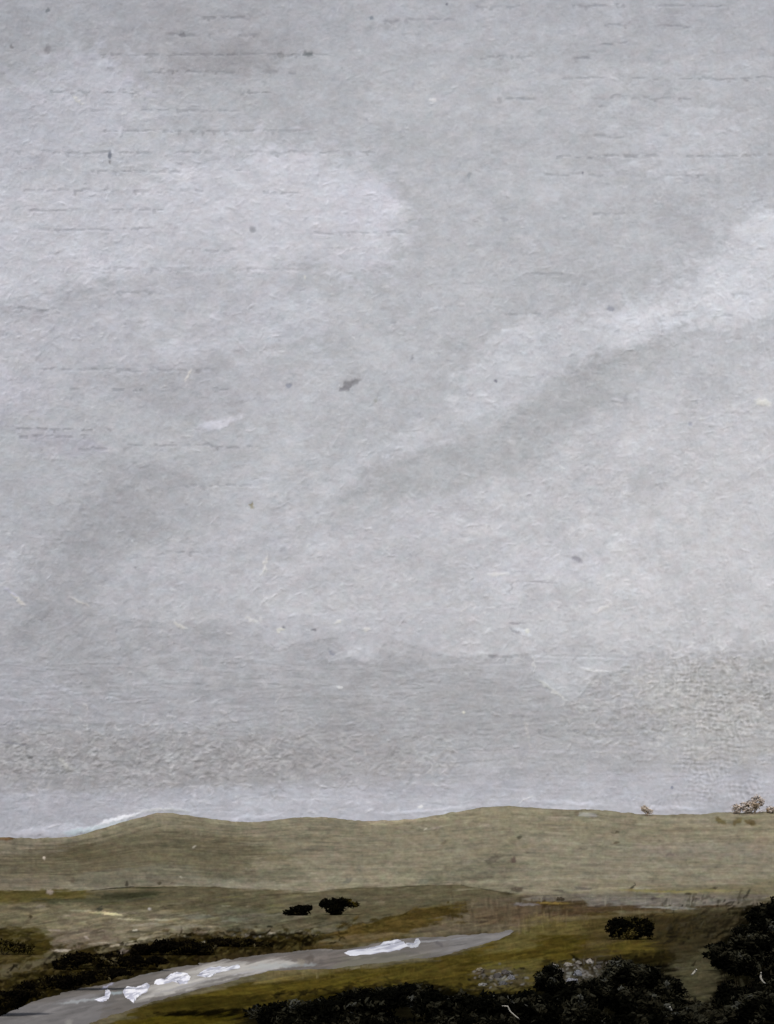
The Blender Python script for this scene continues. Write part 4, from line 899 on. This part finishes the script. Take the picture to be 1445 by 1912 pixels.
shrub('shrub', [(1430, 1720, 36, 34), (1455, 1700, 30, 22), (1450, 1770, 50, 40), (1460, 1840, 50, 50)], 1944,
      'tallest black shrub, at the far right edge of the thicket', GT_, pal_dark, w_dark, 6000, 11)
shrub('shrub', [(1256, 1880, 20, 22), (1290, 1888, 36, 20), (1300, 1898, 44, 18), (1325, 1900, 36, 22)], 1940,
      'low olive-grey shrub at the foot of the bare grey-green patch', GT_, pal_dark, [.26, .14, .24, .22, .12, .02], 3600, 11)
mat_stem_pale = paint_material('dry_twigs', 0.9, 0.02, 10.0, 0.3, 0.1, attr=False, color=(0.22, 0.17, 0.13))
# solitary bushes
shrub('bush', [(1152, 1734, 20, 19), (1180, 1738, 26, 18), (1206, 1733, 17, 20), (1172, 1720, 30, 7)], 1758, 'squarish black bush with olive gaps, alone on the right of the moor', 'dark bushes standing alone on the moor',
      [BLK, (14, 12, 5), (58, 52, 24), (84, 74, 36)], [.52, .14, .2, .14], 2200, 7.5)
shrub('bush', [(545, 1704, 14, 6), (560, 1700, 16, 10), (574, 1695, 11, 6), (556, 1706, 16, 5)], 1713, 'smaller ragged dark bush on the plain, left one of the close pair', 'dark bushes standing alone on the moor',
      [BLK, (14, 12, 5), (46, 38, 22), (70, 60, 44)], [.62, .18, .12, .08], 1100, 6.5)
shrub('bush', [(610, 1688, 15, 9), (628, 1690, 18, 14), (640, 1684, 16, 8), (660, 1690, 12, 5), (626, 1701, 15, 9)], 1714, 'larger olive-topped dark bush on the plain, right one of the close pair', 'dark bushes standing alone on the moor',
      [BLK, (14, 12, 4), (44, 38, 10), (66, 56, 14)], [.6, .16, .14, .1], 1800, 6.5)
# heather clumps in the dark heath, left
GH = 'dark heather clumps along the upper bank of the stream'
pal_h = [(9, 7, 3), (20, 16, 6), (40, 34, 13), (60, 52, 24), (86, 78, 54)]; w_h = [.5, .2, .17, .09, .04]
for lobes, vb, lab in [
    ([(10, 1868, 40, 18), (-40, 1880, 40, 20), (50, 1856, 30, 10)], 1894, 'black heather clump in the bottom left corner above the stream'),
    ([(70, 1844, 40, 12), (110, 1834, 40, 12), (150, 1826, 36, 12), (190, 1820, 34, 10), (225, 1816, 26, 8)], 1846, 'dark heather clump beside the pale left end of the stream'),
    ([(120, 1800, 30, 12), (150, 1790, 34, 12), (200, 1792, 36, 14), (245, 1794, 34, 12), (290, 1794, 26, 9)], 1815, 'olive-black heather clump above the brightest foam'),
    ([(265, 1774, 26, 11), (305, 1768, 30, 12), (345, 1768, 34, 12), (375, 1772, 26, 10)], 1788, 'dark heather clump with pale flecks above the round-headed foam'),
    ([(410, 1760, 24, 9), (450, 1760, 26, 7), (490, 1764, 20, 5)], 1772, 'farthest dark heather clump, where the heath narrows to a point')]:
    shrub('heather_clump', lobes, vb, lab, GH, pal_h, w_h, 2600, 7.5, cat='heather', upright=.2)
shrub('heather_clump', [(8, 1764, 22, 12), (40, 1770, 26, 14), (-30, 1768, 26, 16)], 1792, 'olive heather clump at the left edge, on its own above the heath', GH, [(24, 19, 6), (52, 46, 16), (70, 62, 24), (88, 80, 44)], [.3, .3, .25, .15], 1100, 5.5, cat='heather')
# russet bush on the skyline
def crest_world(u):
    return 606.0
shrub('bush', [(1398, 1506, 16, 12), (1414, 1497, 13, 11), (1376, 1510, 10, 10), (1440, 1512, 12, 8)], 1522, 'faded russet bush standing on the skyline at the right', 'russet scrub along the skyline',
      [(172, 163, 156), (166, 154, 143), (178, 170, 164), (150, 135, 118)], [.4, .25, .2, .15], 900, 6, ybase=612.0, stem_mat=mat_stem_pale, bright=1.06)
shrub('bush', [(1204, 1511, 7, 6), (1213, 1515, 6, 5)], 1522, 'small faint russet tuft on the skyline left of the russet bush', 'russet scrub along the skyline',
      [(172, 165, 160), (165, 154, 142), (180, 174, 170)], [.5, .3, .2], 200, 6, ybase=612.0, stem_mat=mat_stem_pale, bright=1.08)

# ------------------------------------------------------------------ TWIGS: pale bare bits in the thicket
mat_twig = paint_material('bleached_wood', 0.7, 0.2, 10.0, 0.3, 0.1, attr=False, color=tuple(lin((176, 172, 160)) / K_LAND))
def twig(pts, rpx, label, vb):
    Y = ground_pt(pts[0][0], vb).y - 2.2; s = Y / F
    c0 = pts[-1]
    base = Vector(((c0[0] - UC) * s, Y, CAMZ - (c0[1] - VH) * s))
    sv = []; sf = []
    P0 = []
    for i in range(len(pts) - 1):
        for t in (0, .5): P0.append((pts[i][0] * (1 - t) + pts[i + 1][0] * t, pts[i][1] * (1 - t) + pts[i + 1][1] * t))
    P0.append(pts[-1])
    for i, (u, v) in enumerate(P0):
        ra = rpx * s * (.5 + .6 * math.sin(math.pi * (i + .7) / (len(P0) + .4)))
        for e in range(6):
            an = e * math.pi / 3
            sv.append(((u - c0[0]) * s + math.cos(an) * ra, i * s * 1.5 + math.sin(an) * ra * .7, (c0[1] - v) * s + math.sin(an) * ra * .6))
    for i in range(len(P0) - 1):
        for e in range(6): sf.append((i * 6 + e, i * 6 + (e + 1) % 6, i * 6 + 6 + (e + 1) % 6, i * 6 + 6 + e))
    sf.append(tuple(range(6))); sf.append(tuple((len(P0) - 1) * 6 + e for e in range(6)))
    o = mesh_obj('twig', sv, sf, [(.4, .4, .35)] * len(sv), mat_twig); o.location = base
    return tag(o, label, 'twig', 'bleached twigs caught in the black thicket')
twig([(938, 1878), (948, 1879), (953, 1889), (962, 1897), (972, 1905)], 1.3, 'thin bent pale twig in the low black shrub below the grey stones', 1925)
twig([(1421, 1816), (1421, 1826), (1426, 1834), (1432, 1837)], 1.9, 'short curved pale twig near the right edge of the thicket', 1930)
twig([(1300, 1810), (1297, 1816), (1293, 1821)], 2.2, 'stubby pale twig beside the bare grey-green patch', 1930)
twig([(1251, 1880), (1255, 1888)], 1.8, 'tiny pale twig low in the grey-flecked shrub', 1935)
print('objects', len(bpy.data.objects))
